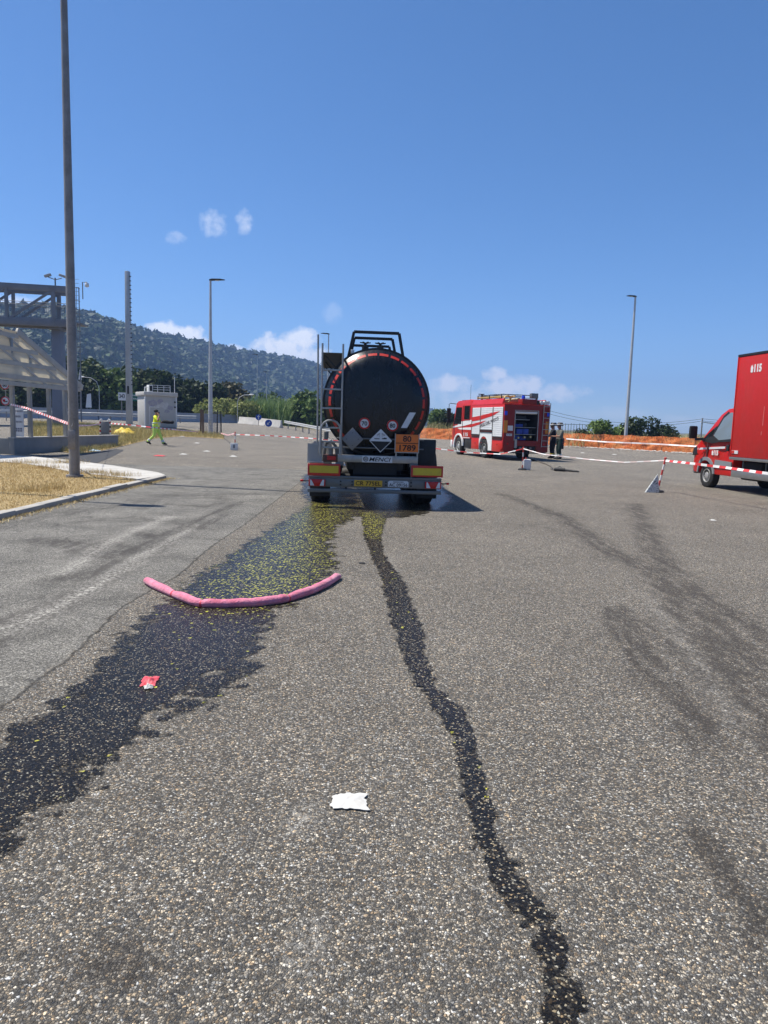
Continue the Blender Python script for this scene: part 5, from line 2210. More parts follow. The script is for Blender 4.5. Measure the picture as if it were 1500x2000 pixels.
for s in (.16, .44, .72):
    mb = MB()
    mb.bar(roofpt(s, 0.01, -.008), roofpt(s, 1, -.008), .012, .012)
    mb.build('sheet_joint', M('joint_grey', (.3, .28, .24), .7), rf)
for s in (.05, .9):
    p = roofpt(s, .97)
    mb = MB()
    mb.box(p.x - .075, p.x + .075, p.y - .075, p.y + .075, 0, p.z - .02)
    mb.build('canopy_post', galvl, UP)

# sign for the underpass
c = at_y(41, 825, posts[0][0].y + .9)
sb = thing('underpass_sign', 'white board lettered for the underpass on the low concrete wall', 'sign', (c.x, c.y - .25, 0))
zc = c.z
signw = M('sign_white', (.62, .64, .68), .5, dirt=.25, dscale=6)
signb = M('sign_blue_ink', (.04, .05, .12), .5)
mb = MB()
mb.box(-.235, .235, -.012, .012, WH + .05, zc + .56)
bo = mb.build('board', signw, sb, bevel=.004)
for i, (tx, w_) in enumerate((('SOTTOPASSO', .42), ('A SERVIZIO', .32), ('BAR RISTORO', .42))):
    o = word(tx, .1, signb, bo, (0, -.016, zc + .44 - i * .21), bold=.001, sx=w_ / (len(tx) * .062))
mb = MB()
for k in range(4):
    x = -.17 + k * .1
    mb = MB()
    mb.box(x - .035, x + .035, -.017, -.011, zc - .36, zc - .22)
    pic = mb.build('pictogram', signb, bo)
    mb = MB()
    mb.box(x - .012, x + .012, -.019, -.016, zc - .32, zc - .26)
    mb.build('pictogram_mark', signw, pic)

# ---- speed and overtaking signs on the motorway
p = at_y(9.5, 752, 55)
z0 = gz(p.x, 55)
ss = thing('speed_limit_sign', 'round 60 sign above a round lorry overtaking ban sign at the left edge', 'road sign', (p.x, 55, z0))
mb = MB()
mb.cyl((0, .06, 0), (0, .06, p.z - z0 + .35), .035, n=8)
mb.build('pole', galv, ss)
for (py, tx) in ((752, '60'), (783, '')):
    zz = at_y(9.5, py, 55).z - z0
    mb = MB()
    mb.lathe([(.335, -.02), (.335, .02)], (0, 0, zz), 'y', 28)
    dd = mb.build('sign_face', whitep, ss)
    mb = MB()
    mb.lathe([(.335, -.025), (.335, -.032), (.26, -.032), (.26, -.025), (.335, -.025)], (0, 0, zz), 'y', 28)
    mb.build('red_border', redlens, dd)
    if tx:
        word(tx, .40, ink, dd, (0, -.03, zz - .01), bold=.008, sx=.85)
    else:
        mb = MB()
        mb.box(-.2, .0, -.03, -.024, zz - .06, zz + .12)
        mb.build('red_lorry', redlens, dd)
        mb = MB()
        mb.box(.02, .17, -.03, -.024, zz - .08, zz + .0)
        mb.box(-.1, .02, -.03, -.024, zz - .1, zz - .062)
        mb.build('black_car', ink, dd)
mb = MB()
zz = at_y(9.5, 801, 55).z - z0
mb.box(-.34, .34, -.02, .02, zz - .1, zz + .1)
mb.build('supplementary_plate', whitep, ss)

# ---- motorway wall, guard rails, barrier
mw = M('motorway_concrete', (.33, .35, .38), .85, dirt=.6, dscale=.8, dcol=(.2, .21, .23), bmp=.3)
MWP = [(-75, 60), (-40, 70), (-30.4, 76), (-23, 92), (-15.7, 105), (-5, 125)]
MW = thing('motorway_wall', 'long grey concrete safety wall along the motorway', 'wall', (0, 0, 0))
for (a, c) in zip(MWP[:-1], MWP[1:]):
    a, c = Vector(a), Vector(c)
    n = max(1, round((c - a).length / 6))
    for k in range(n):
        p0 = a + (c - a) * (k / n)
        p1 = a + (c - a) * ((k + 1) / n - .004)
        d = (p1 - p0).normalized()
        q = Vector((-d.y, d.x))
        mb = MB()
        vs = []
        for p in (p0, p1):
            z = gz(p.x, p.y)
            for (o, hh) in ((-.3, -.1), (-.3, .08), (-.17, .33), (-.09, 1.12), (.09, 1.12), (.17, .33), (.3, .08), (.3, -.1)):
                vs.append((p.x + q.x * o, p.y + q.y * o, z + hh))
        mb.add(vs, [tuple(range(7, -1, -1)), tuple(range(8, 16))] + [(i, i + 1, i + 9, i + 8) for i in range(7)] + [(7, 0, 8, 15)])
        wp_ = mb.build('wall_panel', mw, MW)
        m_ = p0 + (p1 - p0) * .5
        mb = MB()
        mb.cyl((m_.x, m_.y - .2, gz(m_.x, m_.y) + .9), (m_.x, m_.y + .1, gz(m_.x, m_.y) + .9), .05, n=8)
        mb.build('reflector', ink, wp_)


def guard_rail(name, label, pts_, hh=.72):
    root = thing(name, label, 'guard rail', (0, 0, 0))
    for a, c in zip(pts_[:-1], pts_[1:]):
        a, c = Vector(a), Vector(c)
        d = (c - a).normalized()
        q = Vector((-d.y, d.x))
        prof = [(0, -.15), (.06, -.12), (.06, -.05), (.01, 0), (.06, .05), (.06, .12), (0, .15)]
        mb = MB()
        vs = []
        for p in (a, c):
            z = gz(p.x, p.y) + hh
            vs += [(p.x - q.x * o, p.y - q.y * o, z + v) for o, v in prof] + [(p.x - q.x * (o - .006), p.y - q.y * (o - .006), z + v) for o, v in prof[::-1]]
        k = len(prof) * 2
        mb.add(vs, [tuple(range(k - 1, -1, -1)), tuple(range(k, 2 * k))] + [(i, (i + 1) % k, k + (i + 1) % k, k + i) for i in range(k)])
        mb.build('rail', M('rail_zinc', (.55, .55, .53), .5, .3, dirt=.5, dscale=2), root)
        n = max(1, int((c - a).length / 3))
        for i in range(n):
            p = a + (c - a) * ((i + .5) / n)
            z = gz(p.x, p.y)
            mb = MB()
            mb.box(p.x - .05, p.x + .05, p.y + .03, p.y + .12, z, z + hh + .12)
            mb.build('post', galv, root)
    return root


guard_rail('guard_rail', 'pale double-wave guard rail running from the white barrier behind the tanker', [(-11.6, 82), (-9, 75), (-7.1, 69), (-4.5, 62), (-1.5, 56)])
guard_rail('guard_rail', 'guard rail along the motorway edge seen between the canopy posts', [(-60, 58), (-38, 63), (-27, 66), (-19, 72)], .6)
jb = thing('concrete_barrier', 'whitish concrete road barrier by the round blue arrow signs', 'barrier', (0, 0, 0))
p0, p1 = Vector((at_y(468, 836, 86).x, 86)), Vector((at_y(550, 838, 81).x, 81))
for k in range(2):
    a, c = p0 + (p1 - p0) * (k * .5), p0 + (p1 - p0) * (k * .5 + .495)
    vs = []
    q = Vector((-(p1 - p0).y, (p1 - p0).x)).normalized()
    for p in (a, c):
        z = gz(p.x, p.y)
        vs += [(p.x + q.x * o, p.y + q.y * o, z + v) for o, v in ((-.32, 0), (-.3, .12), (-.16, .32), (-.1, .84), (.1, .84), (.16, .32), (.3, .12), (.32, 0))]
    mb = MB()
    mb.add(vs, [tuple(range(7, -1, -1)), tuple(range(8, 16))] + [(i, i + 1, i + 9, i + 8) for i in range(7)] + [(7, 0, 8, 15)])
    mb.build('barrier_block', conc, jb, bevel=.02)
bsign = M('sign_blue', (.012, .06, .32), .45, dirt=.2)
for (px, py, D, rr_, ang, lab) in ((505, 815, 82.6, .34, 0, 'round blue sign with upward white arrow behind the white barrier'), (524.5, 826.5, 79.5, .39, 135, 'round blue sign with arrow pointing down left at the barrier end')):
    p = at_y(px, py, D)
    z0 = gz(p.x, D)
    root = thing('arrow_sign', lab, 'road sign', (p.x, D, z0))
    mb = MB()
    mb.cyl((0, .05, 0), (0, .05, p.z - z0 + .3), .03, n=8)
    mb.build('pole', galv, root)
    mb = MB()
    mb.lathe([(rr_, -.02), (rr_, .02)], (0, 0, p.z - z0), 'y', 28)
    f_ = mb.build('sign_face', bsign, root)
    mb = MB()
    rot = Matrix.Rotation(R(ang), 2)
    arrow = [(-.04, -.24), (.04, -.24), (.04, .08), (.13, .02), (.13, .1), (0, .25), (-.13, .1), (-.13, .02), (-.04, .08)]
    P = [rot @ Vector(a_) for a_ in arrow]
    mb.prism([(q.x, q.y + p.z - z0) for q in P], 'y', -.03, -.021)
    mb.build('arrow', whitep, f_)
# exit signs beyond
p = at_y(231, 766, 74)
p2 = at_y(272, 783, 74)
z0 = gz(p.x, 74)
root = thing('kilometre_sign', 'white 343 panel joined to a green direction panel behind the square mast', 'road sign', (0, 0, 0))
zb_, zt_ = p2.z, p.z
xm = at_y(246, 775, 74).x
mb = MB()
mb.box(p.x, xm, 73.97, 74.03, zb_, zt_ - .02)
f_ = mb.build('white_panel', white, root)
word('343', .55, ink, f_, ((p.x + xm) / 2 - .0, 73.96, (zb_ + zt_) / 2), bold=.012, sx=.72)
mb = MB()
mb.box(xm + .01, p2.x + .6, 73.97, 74.03, zb_ - .05, zt_ - .06)
f_ = mb.build('green_panel', M('sign_green', (.0, .11, .06), .5, dirt=.2), root)
word('SAVONA', .24, white, f_, (p2.x - .35, 73.96, zt_ - .3), bold=.004)
word('A. VALICO', .24, white, f_, (p2.x - .35, 73.96, zb_ + .2), bold=.004)
for x in (p.x + .3, p2.x):
    mb = MB()
    mb.cyl((x, 74.1, z0), (x, 74.1, zt_), .05, n=8)
    mb.build('pole', galv, root)
for (px, py0, py1, D, wpx, lab) in ((173, 770, 796, 76, 10, 'tall white panel sign standing on the motorway wall left of the mast'), (156, 722, 742, 60, 5, 'narrow pale sign beside the tall lamp post under the gantry ladder')):
    p, q = at_y(px - wpx / 2, py0, D), at_y(px + wpx / 2, py1, D)
    z0 = gz(p.x, D)
    root = thing('panel_sign', lab, 'road sign', (0, 0, 0))
    mb = MB()
    mb.prism([(p.x + .1, p.z), (q.x, p.z + .1), (q.x + .05, q.z), (p.x - .05, q.z)], 'y', D - .02, D + .02)
    mb.build('panel', whitep, root)
    for x in (p.x + .08, q.x - .08):
        mb = MB()
        mb.cyl((x, D + .04, z0), (x, D + .04, p.z), .03, n=6)
        mb.build('pole', galv, root)

# ---- utility cabin
Cc = Vector((at_y(284, 838, 50).x, 50))
zc0 = gz(Cc.x, Cc.y + 1)
CB = thing('utility_cabin', 'pale prefabricated utility cabin with faded graffiti, behind the walking worker', 'cabin', (Cc.x, Cc.y, zc0), R(35))
cabm = M('cabin_pale', (.47, .46, .43), .6, dirt=.3, dscale=1.2, dcol=(.33, .32, .3))
CH = at_y(300, 766, 51).z - zc0
mb = MB()
mb.box(0, 2.18, 0, 1.85, .12, CH - .28)
mb.build('cabin_walls', cabm, CB, bevel=.03)
for k in range(1, 8):
    mb = MB()
    x = k * 2.18 / 8
    mb.box(x - .008, x + .008, -.006, .01, .15, CH - .3)
    mb.build('panel_rib', cabm, CB)
for x in (0, 2.18):
    mb = MB()
    mb.box(x - .05, x + .05, -.03, .05, .1, CH - .28)
    mb.build('corner_post', white, CB, bevel=.01)
mb = MB()
mb.box(-.1, 2.28, -.1, 1.95, CH - .278, CH)
mb.build('roof_slab', M('cabin_roof', (.52, .51, .48), .7, dirt=.4), CB, bevel=.03)
mb = MB()
mb.box(-.02, 2.2, -.02, 1.87, -.1, .118)
mb.build('plinth', conc_w, CB)
mb = MB()
for b_ in ((.28, .33, -.02, .0, .25, 1.45), (.28, .95, -.02, .0, 1.45, 1.5)):
    mb.box(*b_)
mb.build('hatch_frame', white, CB)
gra = M('graffiti_lilac', (.30, .29, .36), .6, dirt=.9, dscale=5, dcol=(.47, .46, .43))
grp = M('graffiti_pale', (.58, .57, .55), .6, dirt=.9, dscale=5, dcol=(.45, .44, .42))
rr_ = random.Random(3)
for (x, z, w_, h_, mt) in ((.55, 1.75, .75, .5, gra), (1.05, 1.85, .5, .4, gra), (1.35, 1.6, .65, .5, grp), (1.75, 1.45, .5, .4, gra), (1.5, 1.2, .4, .3, gra), (.95, 1.55, .4, .3, grp)):
    mb = MB()
    P = [(x + w_ / 2 * math.cos(a) * rr_.uniform(.6, 1.1), z + h_ / 2 * math.sin(a) * rr_.uniform(.6, 1.1)) for a in np.linspace(0, 6.28, 13)[:-1]]
    mb.prism(P, 'y', -.010 - .001 * x, -.001)
    mb.build('graffiti', mt, CB)
mb = MB()
mb.box(.35, .62, .25, .8, CH, CH + .48)
ac = mb.build('roof_unit', white, CB, bevel=.02)
mb = MB()
mb.box(.39, .58, .235, .252, CH + .06, CH + .42)
mb.build('roof_unit_grille', ink, ac)
mb = MB()
mb.tube([(.1, .4, CH - .02), (.1, .4, CH + .3), (.34, .45, CH + .34)], .04, 6)
mb.build('roof_pipe', white, CB)
mb = MB()
for z in (CH + .2, CH + .36, CH + .5):
    mb.bar((.75, 1.0, z), (1.95, .6, z), .035)
for q in (0, .33, .66, 1):
    mb.bar((.75 + 1.2 * q, 1.0 - .4 * q, CH), (.75 + 1.2 * q, 1.0 - .4 * q, CH + .52), .035)
mb.build('roof_railing', galvl, CB)
mb = MB()
mb.cyl((2.1, .1, CH), (2.1, .1, CH + 1.1), .022, n=6)
mb.build('roof_aerial', white, CB)
for z in (CH - .65, CH - 1.0):
    mb = MB()
    mb.cyl((2.08, -.05, z), (2.08, .0, z), .06, n=10)
    mb.build('wall_fixture', ink, CB)

# ---- grey cabinet between striped posts
p = G(206, 865)
BC = thing('service_cabinet', 'small grey service cabinet flanked by red and white striped posts on the verge', 'cabinet', (p.x, p.y, p.z))
hc = at_y(206, 820, p.y).z - p.z
mb = MB()
mb.box(-.17, .17, -.14, .14, 0, hc * .93)
mb.build('cabinet_body', M('cabinet_grey', (.17, .18, .19), .55, dirt=.4), BC, bevel=.015)
mb = MB()
mb.box(-.15, .15, -.15, -.139, hc * .42, hc * .44)
mb.build('door_line', ink, BC)
redp = M('post_red', (.45, .03, .03), .5, dirt=.3)
for s in (-1, 1):
    mb = MB()
    mb.tube([(s * .26, 0, 0), (s * .26, 0, hc), (s * .2, 0, hc + .05), (s * .14, 0, hc - .05)], .035, 8)
    q_ = mb.build('striped_post', white, BC, smooth=True)
    for k in range(5):
        mb = MB()
        mb.cyl((s * .26, 0, .12 + k * hc / 5.4), (s * .26, 0, .12 + k * hc / 5.4 + .1), .039, n=10)
        mb.build('red_band', redp if k % 2 == 0 else ink, q_)

# ---- wire mesh panels at the lamp post
p = G(392, 846)
WM = thing('wire_mesh_panels', 'rusty wire mesh fence panels around the foot of the slim lamp post', 'fence', (0, 0, 0))
rust = M('rusty_steel', (.16, .11, .08), .8, .2, dirt=.6, dscale=6)
wp4 = [G(392, 846), G(397, 850), G(424, 848), G(432, 852), G(470, 846)]
tops = [.0] * 5
for i, q in enumerate(wp4[:4]):
    mb = MB()
    mb.bar((q.x, q.y, q.z - .03), (q.x + .03 * (-1) ** i, q.y, q.z + 1.65), .11 if i < 2 else .07)
    mb.build('panel_post', rust if i < 2 else dsteel, WM)
for a, c in ((0, 2), (1, 3)):
    a, c = wp4[a], wp4[c]
    mb = MB()
    for k in range(12):
        q = a + (c - a) * (k / 11)
        mb.box(q.x - .006, q.x + .006, q.y - .006, q.y + .006, q.z + .1, q.z + 1.6)
    for k in range(9):
        zz = .12 + k * .18
        mb.bar(a + Vector((0, 0, zz)), c + Vector((0, 0, zz)), .012)
    mb.build('wire_mesh', galv, WM, kind='stuff')

# ---- orange netting
netm, t, b = nodes('orange_netting')
pos = geopos(t)
nn = noise(t, 1.3, 5, .65, pos)
t.links.new(ramp(t, nn, [(.3, (.42, .09, .02)), (.5, (.78, .20, .045)), (.72, (.85, .36, .13))]), b.inputs['Base Color'])
b.inputs['Roughness'].default_value = .7
tr = t.nodes.new('ShaderNodeBsdfTransparent')
mxs = t.nodes.new('ShaderNodeMixShader')
t.links.new(ramp(t, noise(t, 7, 4, .7, pos), [(.36, .45), (.6, .95)]), mxs.inputs[0])
t.links.new(tr.outputs[0], mxs.inputs[1])
t.links.new(b.outputs[0], mxs.inputs[2])
t.links.new(mxs.outputs[0], t.nodes['Material Output'].inputs['Surface'])


def netting(label, pts_, hh, seed):
    r = random.Random(seed)
    root = thing('safety_netting', label, 'netting', (0, 0, 0))
    for a, c in zip(pts_[:-1], pts_[1:]):
        a, c = Vector(a), Vector(c)
        n = max(1, round((c - a).length / 3.2))
        for k in range(n):
            p0, p1 = a + (c - a) * (k / n), a + (c - a) * ((k + 1) / n)
            mb = MB()
            z = gz(p0.x, p0.y)
            mb.cyl((p0.x, p0.y, z), (p0.x + r.uniform(-.06, .06), p0.y, z + hh + .18), .016, n=6)
            mb.build('stake', rust, root)
            NXX, NZZ = 10, 8
            V_, F_ = [], []
            d = (p1 - p0).normalized()
            q = Vector((-d.y, d.x))
            for j in range(NZZ + 1):
                for i in range(NXX + 1):
                    u = i / NXX
                    p = p0 + (p1 - p0) * u
                    sag = .07 * 4 * u * (1 - u) * r.uniform(.7, 1.3)
                    w_ = .05 * math.sin(u * 9 + j * 1.7 + k * 2.1) * math.sin(j / NZZ * 3.1) + r.uniform(-.03, .03)
                    zz = gz(p.x, p.y) + .01 + (hh - sag) * j / NZZ + (r.uniform(-.02, .02) if j else 0)
                    V_.append((p.x + q.x * w_, p.y + q.y * w_, zz))
            for j in range(NZZ):
                for i in range(NXX):
                    o = j * (NXX + 1) + i
                    F_.append((o, o + 1, o + NXX + 2, o + NXX + 1))
            raw('net_panel', V_, F_, netm, root, smooth=True)
    return root


netting('orange plastic netting on stakes running right from behind the fire engine', [(34, 48), (24.4, 57), (14.5, 72)], 1.28, 1)
netting('orange plastic netting between the tanker and the fire engine', [(14.5, 72), (7.4, 84), (-3, 98)], 1.3, 2)
netting('orange plastic netting left of the tanker behind the guard rail', [(-3, 98), (-14, 112), (-17, 116)], 1.5, 3)
# pale rubble along its foot
rb = MB()
r = random.Random(9)
pv_, pf_ = [], []
for i in range(420):
    q = r.random()
    a, c = (Vector((31, 50.5)), Vector((24.4, 57))) if q < .4 else (Vector((24.4, 57)), Vector((14.5, 72)))
    u = r.random()
    p = a + (c - a) * u + Vector((r.gauss(-.5, .3), r.gauss(-.5, .3)))
    s = r.uniform(.03, .13)
    rb.ball((p.x, p.y, s * .3), (s * r.uniform(.8, 1.8), s, s * .6), 6, 4)
o = rb.build('rubble', M('rubble_pale', (.52, .48, .42), .9, dirt=.6, dscale=8), kind='stuff')
tag(o, 'pale rubble and rubbish strewn along the foot of the orange netting', 'rubble')

# ---- railing, wires and wooden pole beyond the netting
root = thing('steel_railing', 'dark upright steel railing behind the netting next to the firefighters', 'railing', (0, 0, 0))
for k in range(9):
    p = at_y(1098 + k * 5.5, 848, 76)
    mb = MB()
    mb.bar((p.x, 76, 0), (p.x, 76, at_y(1098, 826 + (k % 3), 76).z), .035)
    mb.build('upright', dsteel, root)
for py in (828, 843):
    mb = MB()
    mb.bar(at_y(1086, py, 76), at_y(1146, py + 1.5, 76), .04)
    mb.build('rail', dsteel, root)
root = thing('utility_pole', 'short utility pole with cross arm left of the red box truck', 'pole', (0, 0, 0))
q = at_y(1372, 818, 92)
mb = MB()
mb.cyl((q.x, 92, 0), (q.x, 92, q.z + .1), .1, .08, n=10)
mb.build('pole', galv, root)
mb = MB()
mb.bar(at_y(1369, 824, 92), at_y(1398, 828, 92), .18, .12)
mb.build('cross_arm', white, root)
root = thing('utility_pole', 'utility pole mostly hidden behind the fire engine roof', 'pole', (0, 0, 0))
ql = at_y(1040, 792, 100)
mb = MB()
mb.cyl((ql.x, 100, 0), (ql.x, 100, ql.z + .05), .1, .08, n=10)
mb.build('pole', galv, root)
mb = MB()
mb.bar((ql.x - .5, 100, ql.z - .3), (ql.x + .5, 100, ql.z - .3), .1)
mb.build('cross_arm', galv, root)
wirem = M('wire_black', (.02, .02, .022), .6)
for dz, lab in ((0, 'upper overhead wire sagging from the fire engine towards the box truck'), (-.45, 'lower overhead wire sagging from the fire engine towards the box truck')):
    P = []
    a, c = Vector((ql.x, 100, ql.z + dz)), Vector((q.x, 92, q.z + dz * .6))
    for i in range(21):
        u = i / 20
        p = a + (c - a) * u
        p.z -= 1.35 * 4 * u * (1 - u)
        P.append(p)
    for i in range(1, 11):
        u = i / 10
        P.append(c + Vector((18, -8, 1.5)) * u - Vector((0, 0, .8 * 4 * u * (1 - u))))
    mb = MB()
    mb.tube(P, .022, 5)
    tag(mb.build('overhead_wire', wirem), lab, 'wire')
root = thing('utility_pole', 'utility pole standing beyond the red box truck', 'pole', (0, 0, 0))
mb = MB()
e_ = P[-1]
mb.cyl((e_.x, e_.y, 0), (e_.x, e_.y, e_.z + .5), .1, .08, n=10)
mb.build('pole', galv, root)
mb = MB()
mb.bar((e_.x - .5, e_.y, e_.z), (e_.x + .5, e_.y, e_.z), .1)
mb.build('cross_arm', galv, root)

# ================================================================== tape posts, tape, boom, litter
tape_r = M('tape_red', (.62, .05, .05), .5, dirt=.15)
tape_w = M('tape_white', (.78, .77, .75), .5, dirt=.15)
polew = M('pole_white', (.70, .69, .66), .5, dirt=.3, dscale=8)
poler = M('pole_red', (.50, .05, .04), .5, dirt=.3, dscale=8)


def tape_post(label, x, y, h, lean=(0, 0), n=5):
    root = thing('tape_post', label, 'barrier post', (x, y, gz(x, y)))
    for k in range(n):
        mb = MB()
        z0, z1 = h * k / n, h * (k + 1) / n
        mb.cyl((lean[0] * z0, lean[1] * z0, z0 + .03), (lean[0] * z1, lean[1] * z1, z1 + .03), .026, n=10)
        mb.build('pole_section', poler if (n - k) % 2 else polew, root, smooth=True)
    mb = MB()
    mb.ball((lean[0] * h, lean[1] * h, h + .05), .035)
    mb.build('pole_cap', poler, root, smooth=True)
    mb = MB()
    mb.lathe([(.17, 0), (.17, .03), (.13, .055), (.05, .07), (.04, .09), (0, .09)], (0, 0, 0), 'z', 18)
    mb.build('base', blk, root, smooth=True)
    return root


pa = G(1020, 918)
tape_post('red and white tape post beside the white canister near the fire engine', pa.x, pa.y, .80)
pb = G(1284, 961)
tape_post('leaning red and white tape post left of the box truck', pb.x, pb.y, .86, (.17, .0), 6)
pc = G(459, 879)
tape_post('thin red tape post with white block base, left of the tanker', pc.x, pc.y, .85)
pd_ = Vector((10.9, 13.2, 0))
tape_post('tape post out of frame on the right', pd_.x, pd_.y, .8)
# weights standing at the posts
cn = thing('canister', 'white plastic canister weighing down the tape post by the fire engine', 'canister', (pa.x + .19, pa.y + .06, 0))
mb = MB()
mb.box(-.14, .14, -.09, .09, 0, .42)
mb.build('canister_body', polew, cn, bevel=.05)
mb = MB()
mb.cyl((-.06, 0, .42), (-.06, 0, .48), .03, n=10)
mb.build('canister_cap', poler, cn)
bs = thing('block', 'white block at the foot of the thin tape post left of the tanker', 'block', (pc.x, pc.y - .21, gz(pc.x, pc.y)))
mb = MB()
mb.box(-.19, .19, -.03, .03, 0, .36)
mb.build('block_body', polew, bs, bevel=.015)
mb = MB()
mb.box(-.05, .05, -.036, -.029, .1, .28)
mb.build('block_recess', greyp, bs)
mt, t, b = nodes('speckled_grey')
b.inputs['Roughness'].default_value = .6
t.links.new(ramp(t, noise(t, 40, 3, .6, objco(t)), [(.38, (.05, .06, .06)), (.46, (.50, .53, .52)), (.7, (.62, .64, .62))]), b.inputs['Base Color'])
mb = MB()
mb.add([(-.36, -.05, 0), (.0, -.05, 0), (-.06, -.02, .5), (-.36, .05, 0), (.0, .05, 0), (-.06, .0, .5)], [(0, 1, 2), (5, 4, 3), (0, 3, 4, 1), (1, 4, 5, 2), (2, 5, 3, 0)])
o = mb.build('speckled_panel', mt, bevel=.004)
o.location = (pb.x - .04, pb.y - .19, 0)
tag(o, 'speckled grey triangular panel leaning at the leaning tape post', 'panel')


def tape(label, pts_, w=.07, step=.22, twist=0.0, cols=None):
    """striped ribbon through points, with real thickness"""
    P = [Vector(p) for p in pts_]
    S = [0]
    for a, c in zip(P[:-1], P[1:]):
        S.append(S[-1] + (c - a).length)
    n = max(2, int(S[-1] / step))
    Q = []
    for i in range(n + 1):
        s = S[-1] * i / n
        k = max(j for j in range(len(S)) if S[j] <= s + 1e-9)
        k = min(k, len(P) - 2)
        u = (s - S[k]) / max(1e-6, S[k + 1] - S[k])
        Q.append(P[k].lerp(P[k + 1], u))
    mb = MB()
    vs = []
    for i, p in enumerate(Q):
        d = (Q[min(i + 1, n)] - Q[max(i - 1, 0)]).normalized()
        q = Vector((-d.y, d.x, 0)).normalized()
        a = .5 + .5 * math.sin(i * .55 + twist)
        up = (Vector((0, 0, 1)) * (1 - .4 * a) + q * .4 * a).normalized() * w / 2
        th = q * .0015
        vs += [p - up - th, p + up - th, p + up + th, p - up + th]
    mb.v = [tuple(v) for v in vs]
    for i in range(n):
        o = i * 4
        for j in range(4):
            mb.f.append((o + j, o + (j + 1) % 4, o + 4 + (j + 1) % 4, o + 4 + j))
            mb.m.append(i % 2)
    mb.f.append((3, 2, 1, 0))
    mb.m.append(0)
    mb.f.append(tuple(n * 4 + j for j in range(4)))
    mb.m.append(0)
    return tag(mb.build('barrier_tape', cols or [tape_w, tape_r]), label, 'tape')


lampb = G(146, 932, LIFT)
tape('striped tape from the canopy post down to the tall lamp post', [at_y(21, 790, posts[0][0].y - .1), at_y(52, 797, 25.3), at_y(100, 815, 21.5), at_y(141, 830, lampb.y - .14)], .07)
tape('striped tape from the tall lamp post to the grey service cabinet', [at_y(150, 831, lampb.y + .14), at_y(175, 831, 26), at_y(196, 828, BC.location.y)], .05)
tape('striped tape passing in front of the walking worker from the cabinet to the wire panels', [at_y(216, 827, BC.location.y), at_y(250, 829.5, 35.2), at_y(296, 834.5, 34.6), at_y(340, 839, 38), at_y(391, 844, wp4[0].y)], .055, .3)
tape('striped tape from the wire panels to the thin tape post', [at_y(431, 846, wp4[3].y), at_y(445, 850, 41), (pc.x, pc.y, gz(pc.x, pc.y) + .84)], .07)
tape('striped tape sagging behind the tanker between two tape posts', [(pc.x, pc.y, .85), at_y(530, 851, 35.4), at_y(606, 856, 33.6), at_y(720, 866, 31.6), at_y(846, 875.5, 29.7), at_y(920, 884, 28.6), at_y(978, 887, 27.8), (pa.x, pa.y - .03, .82)], .04, .3)
tape('striped tape from the canister post to the leaning post in front of the firefighters', [(pa.x, pa.y - .03, .82), at_y(1060, 887, 26), at_y(1150, 897, 23.5), at_y(1220, 903, 21.3), (pb.x + .145, pb.y - .03, .86)], .032, .35, 0, [tape_w, M('tape_faded', (.70, .55, .52), .5)])
tape('striped tape running right from the leaning post past the box truck wheel', [(pb.x + .146, pb.y - .03, .85), at_y(1350, 905, 17.8), at_y(1420, 913.5, 16.5), at_y(1500, 925, 15), (pd_.x, pd_.y, .8)], .06)
tape('long white tape strung along the orange netting', [at_y(1106, 857, 66), at_y(1180, 863, 62.5), at_y(1280, 867, 58), at_y(1362, 872, 54.5), at_y(1440, 874, 50)], .11, .9, 0, [tape_w, M('tape_faded', (.70, .55, .52), .5)])

# ---- pink absorbent boom
bp_ = [(284, 1139), (300, 1149), (340, 1167), (378, 1183), (392, 1186), (440, 1187), (500, 1185), (545, 1179), (560, 1176), (610, 1160), (640, 1145), (664, 1129)]
W3 = [G(x, y) for x, y in bp_]
fine_ = []
for a, c in zip(W3[:-1], W3[1:]):
    for k in range(6):
        fine_.append(a.lerp(c, k / 6))
fine_.append(W3[-1])
r = random.Random(2)
rad_ = []
sm_ = []
for i, p in enumerate(fine_):
    j = .5 * fine_[max(0, i - 1)] + .5 * fine_[min(len(fine_) - 1, i + 1)]
    q = p.lerp(j, .6)
    e = min(i, len(fine_) - 1 - i)
    rr0 = .039 * (1 + r.uniform(-.06, .05)) * (min(1, .55 + e * .25))
    for pin in (12, 24, 48):
        rr0 *= 1 - .22 * math.exp(-((i - pin) / 1.1) ** 2)
    rad_.append(rr0)
    sm_.append((q.x, q.y, rr0 * .88 + .004))
pinkm, t, b = nodes('pink_absorbent')
co = geopos(t)
t.links.new(ramp(t, noise(t, 5, 6, .65, co), [(.28, (.30, .07, .06)), (.38, (.55, .11, .18)), (.52, (.70, .20, .29)), (.72, (.78, .34, .42))]), b.inputs['Base Color'])
b.inputs['Roughness'].default_value = .8
b.inputs['Sheen Weight'].default_value = .3
bump(t, b, mth(t, 'ADD', noise(t, 60, 4, .6, co), mth(t, 'MULTIPLY', noise(t, 17, 4, .65, co), 1.6)), .7, .013)
BM_ = thing('absorbent_boom', 'long pink absorbent sock curved across the wet patch', 'absorbent boom', (0, 0, 0))
mb = MB()
mb.tube(sm_, rad_, 14)
mb.build('sock', pinkm, BM_, smooth=True)
for i in (12, 24, 48):
    d = (Vector(sm_[i + 1]) - Vector(sm_[i - 1])).normalized()
    p = Vector(sm_[i])
    mb = MB()
    mb.tube([p - d * .012, p + d * .012], rad_[i] * 1.06, 12)
    mb.build('tie', M('tie_pink', (.62, .05, .08), .6), BM_, smooth=True)


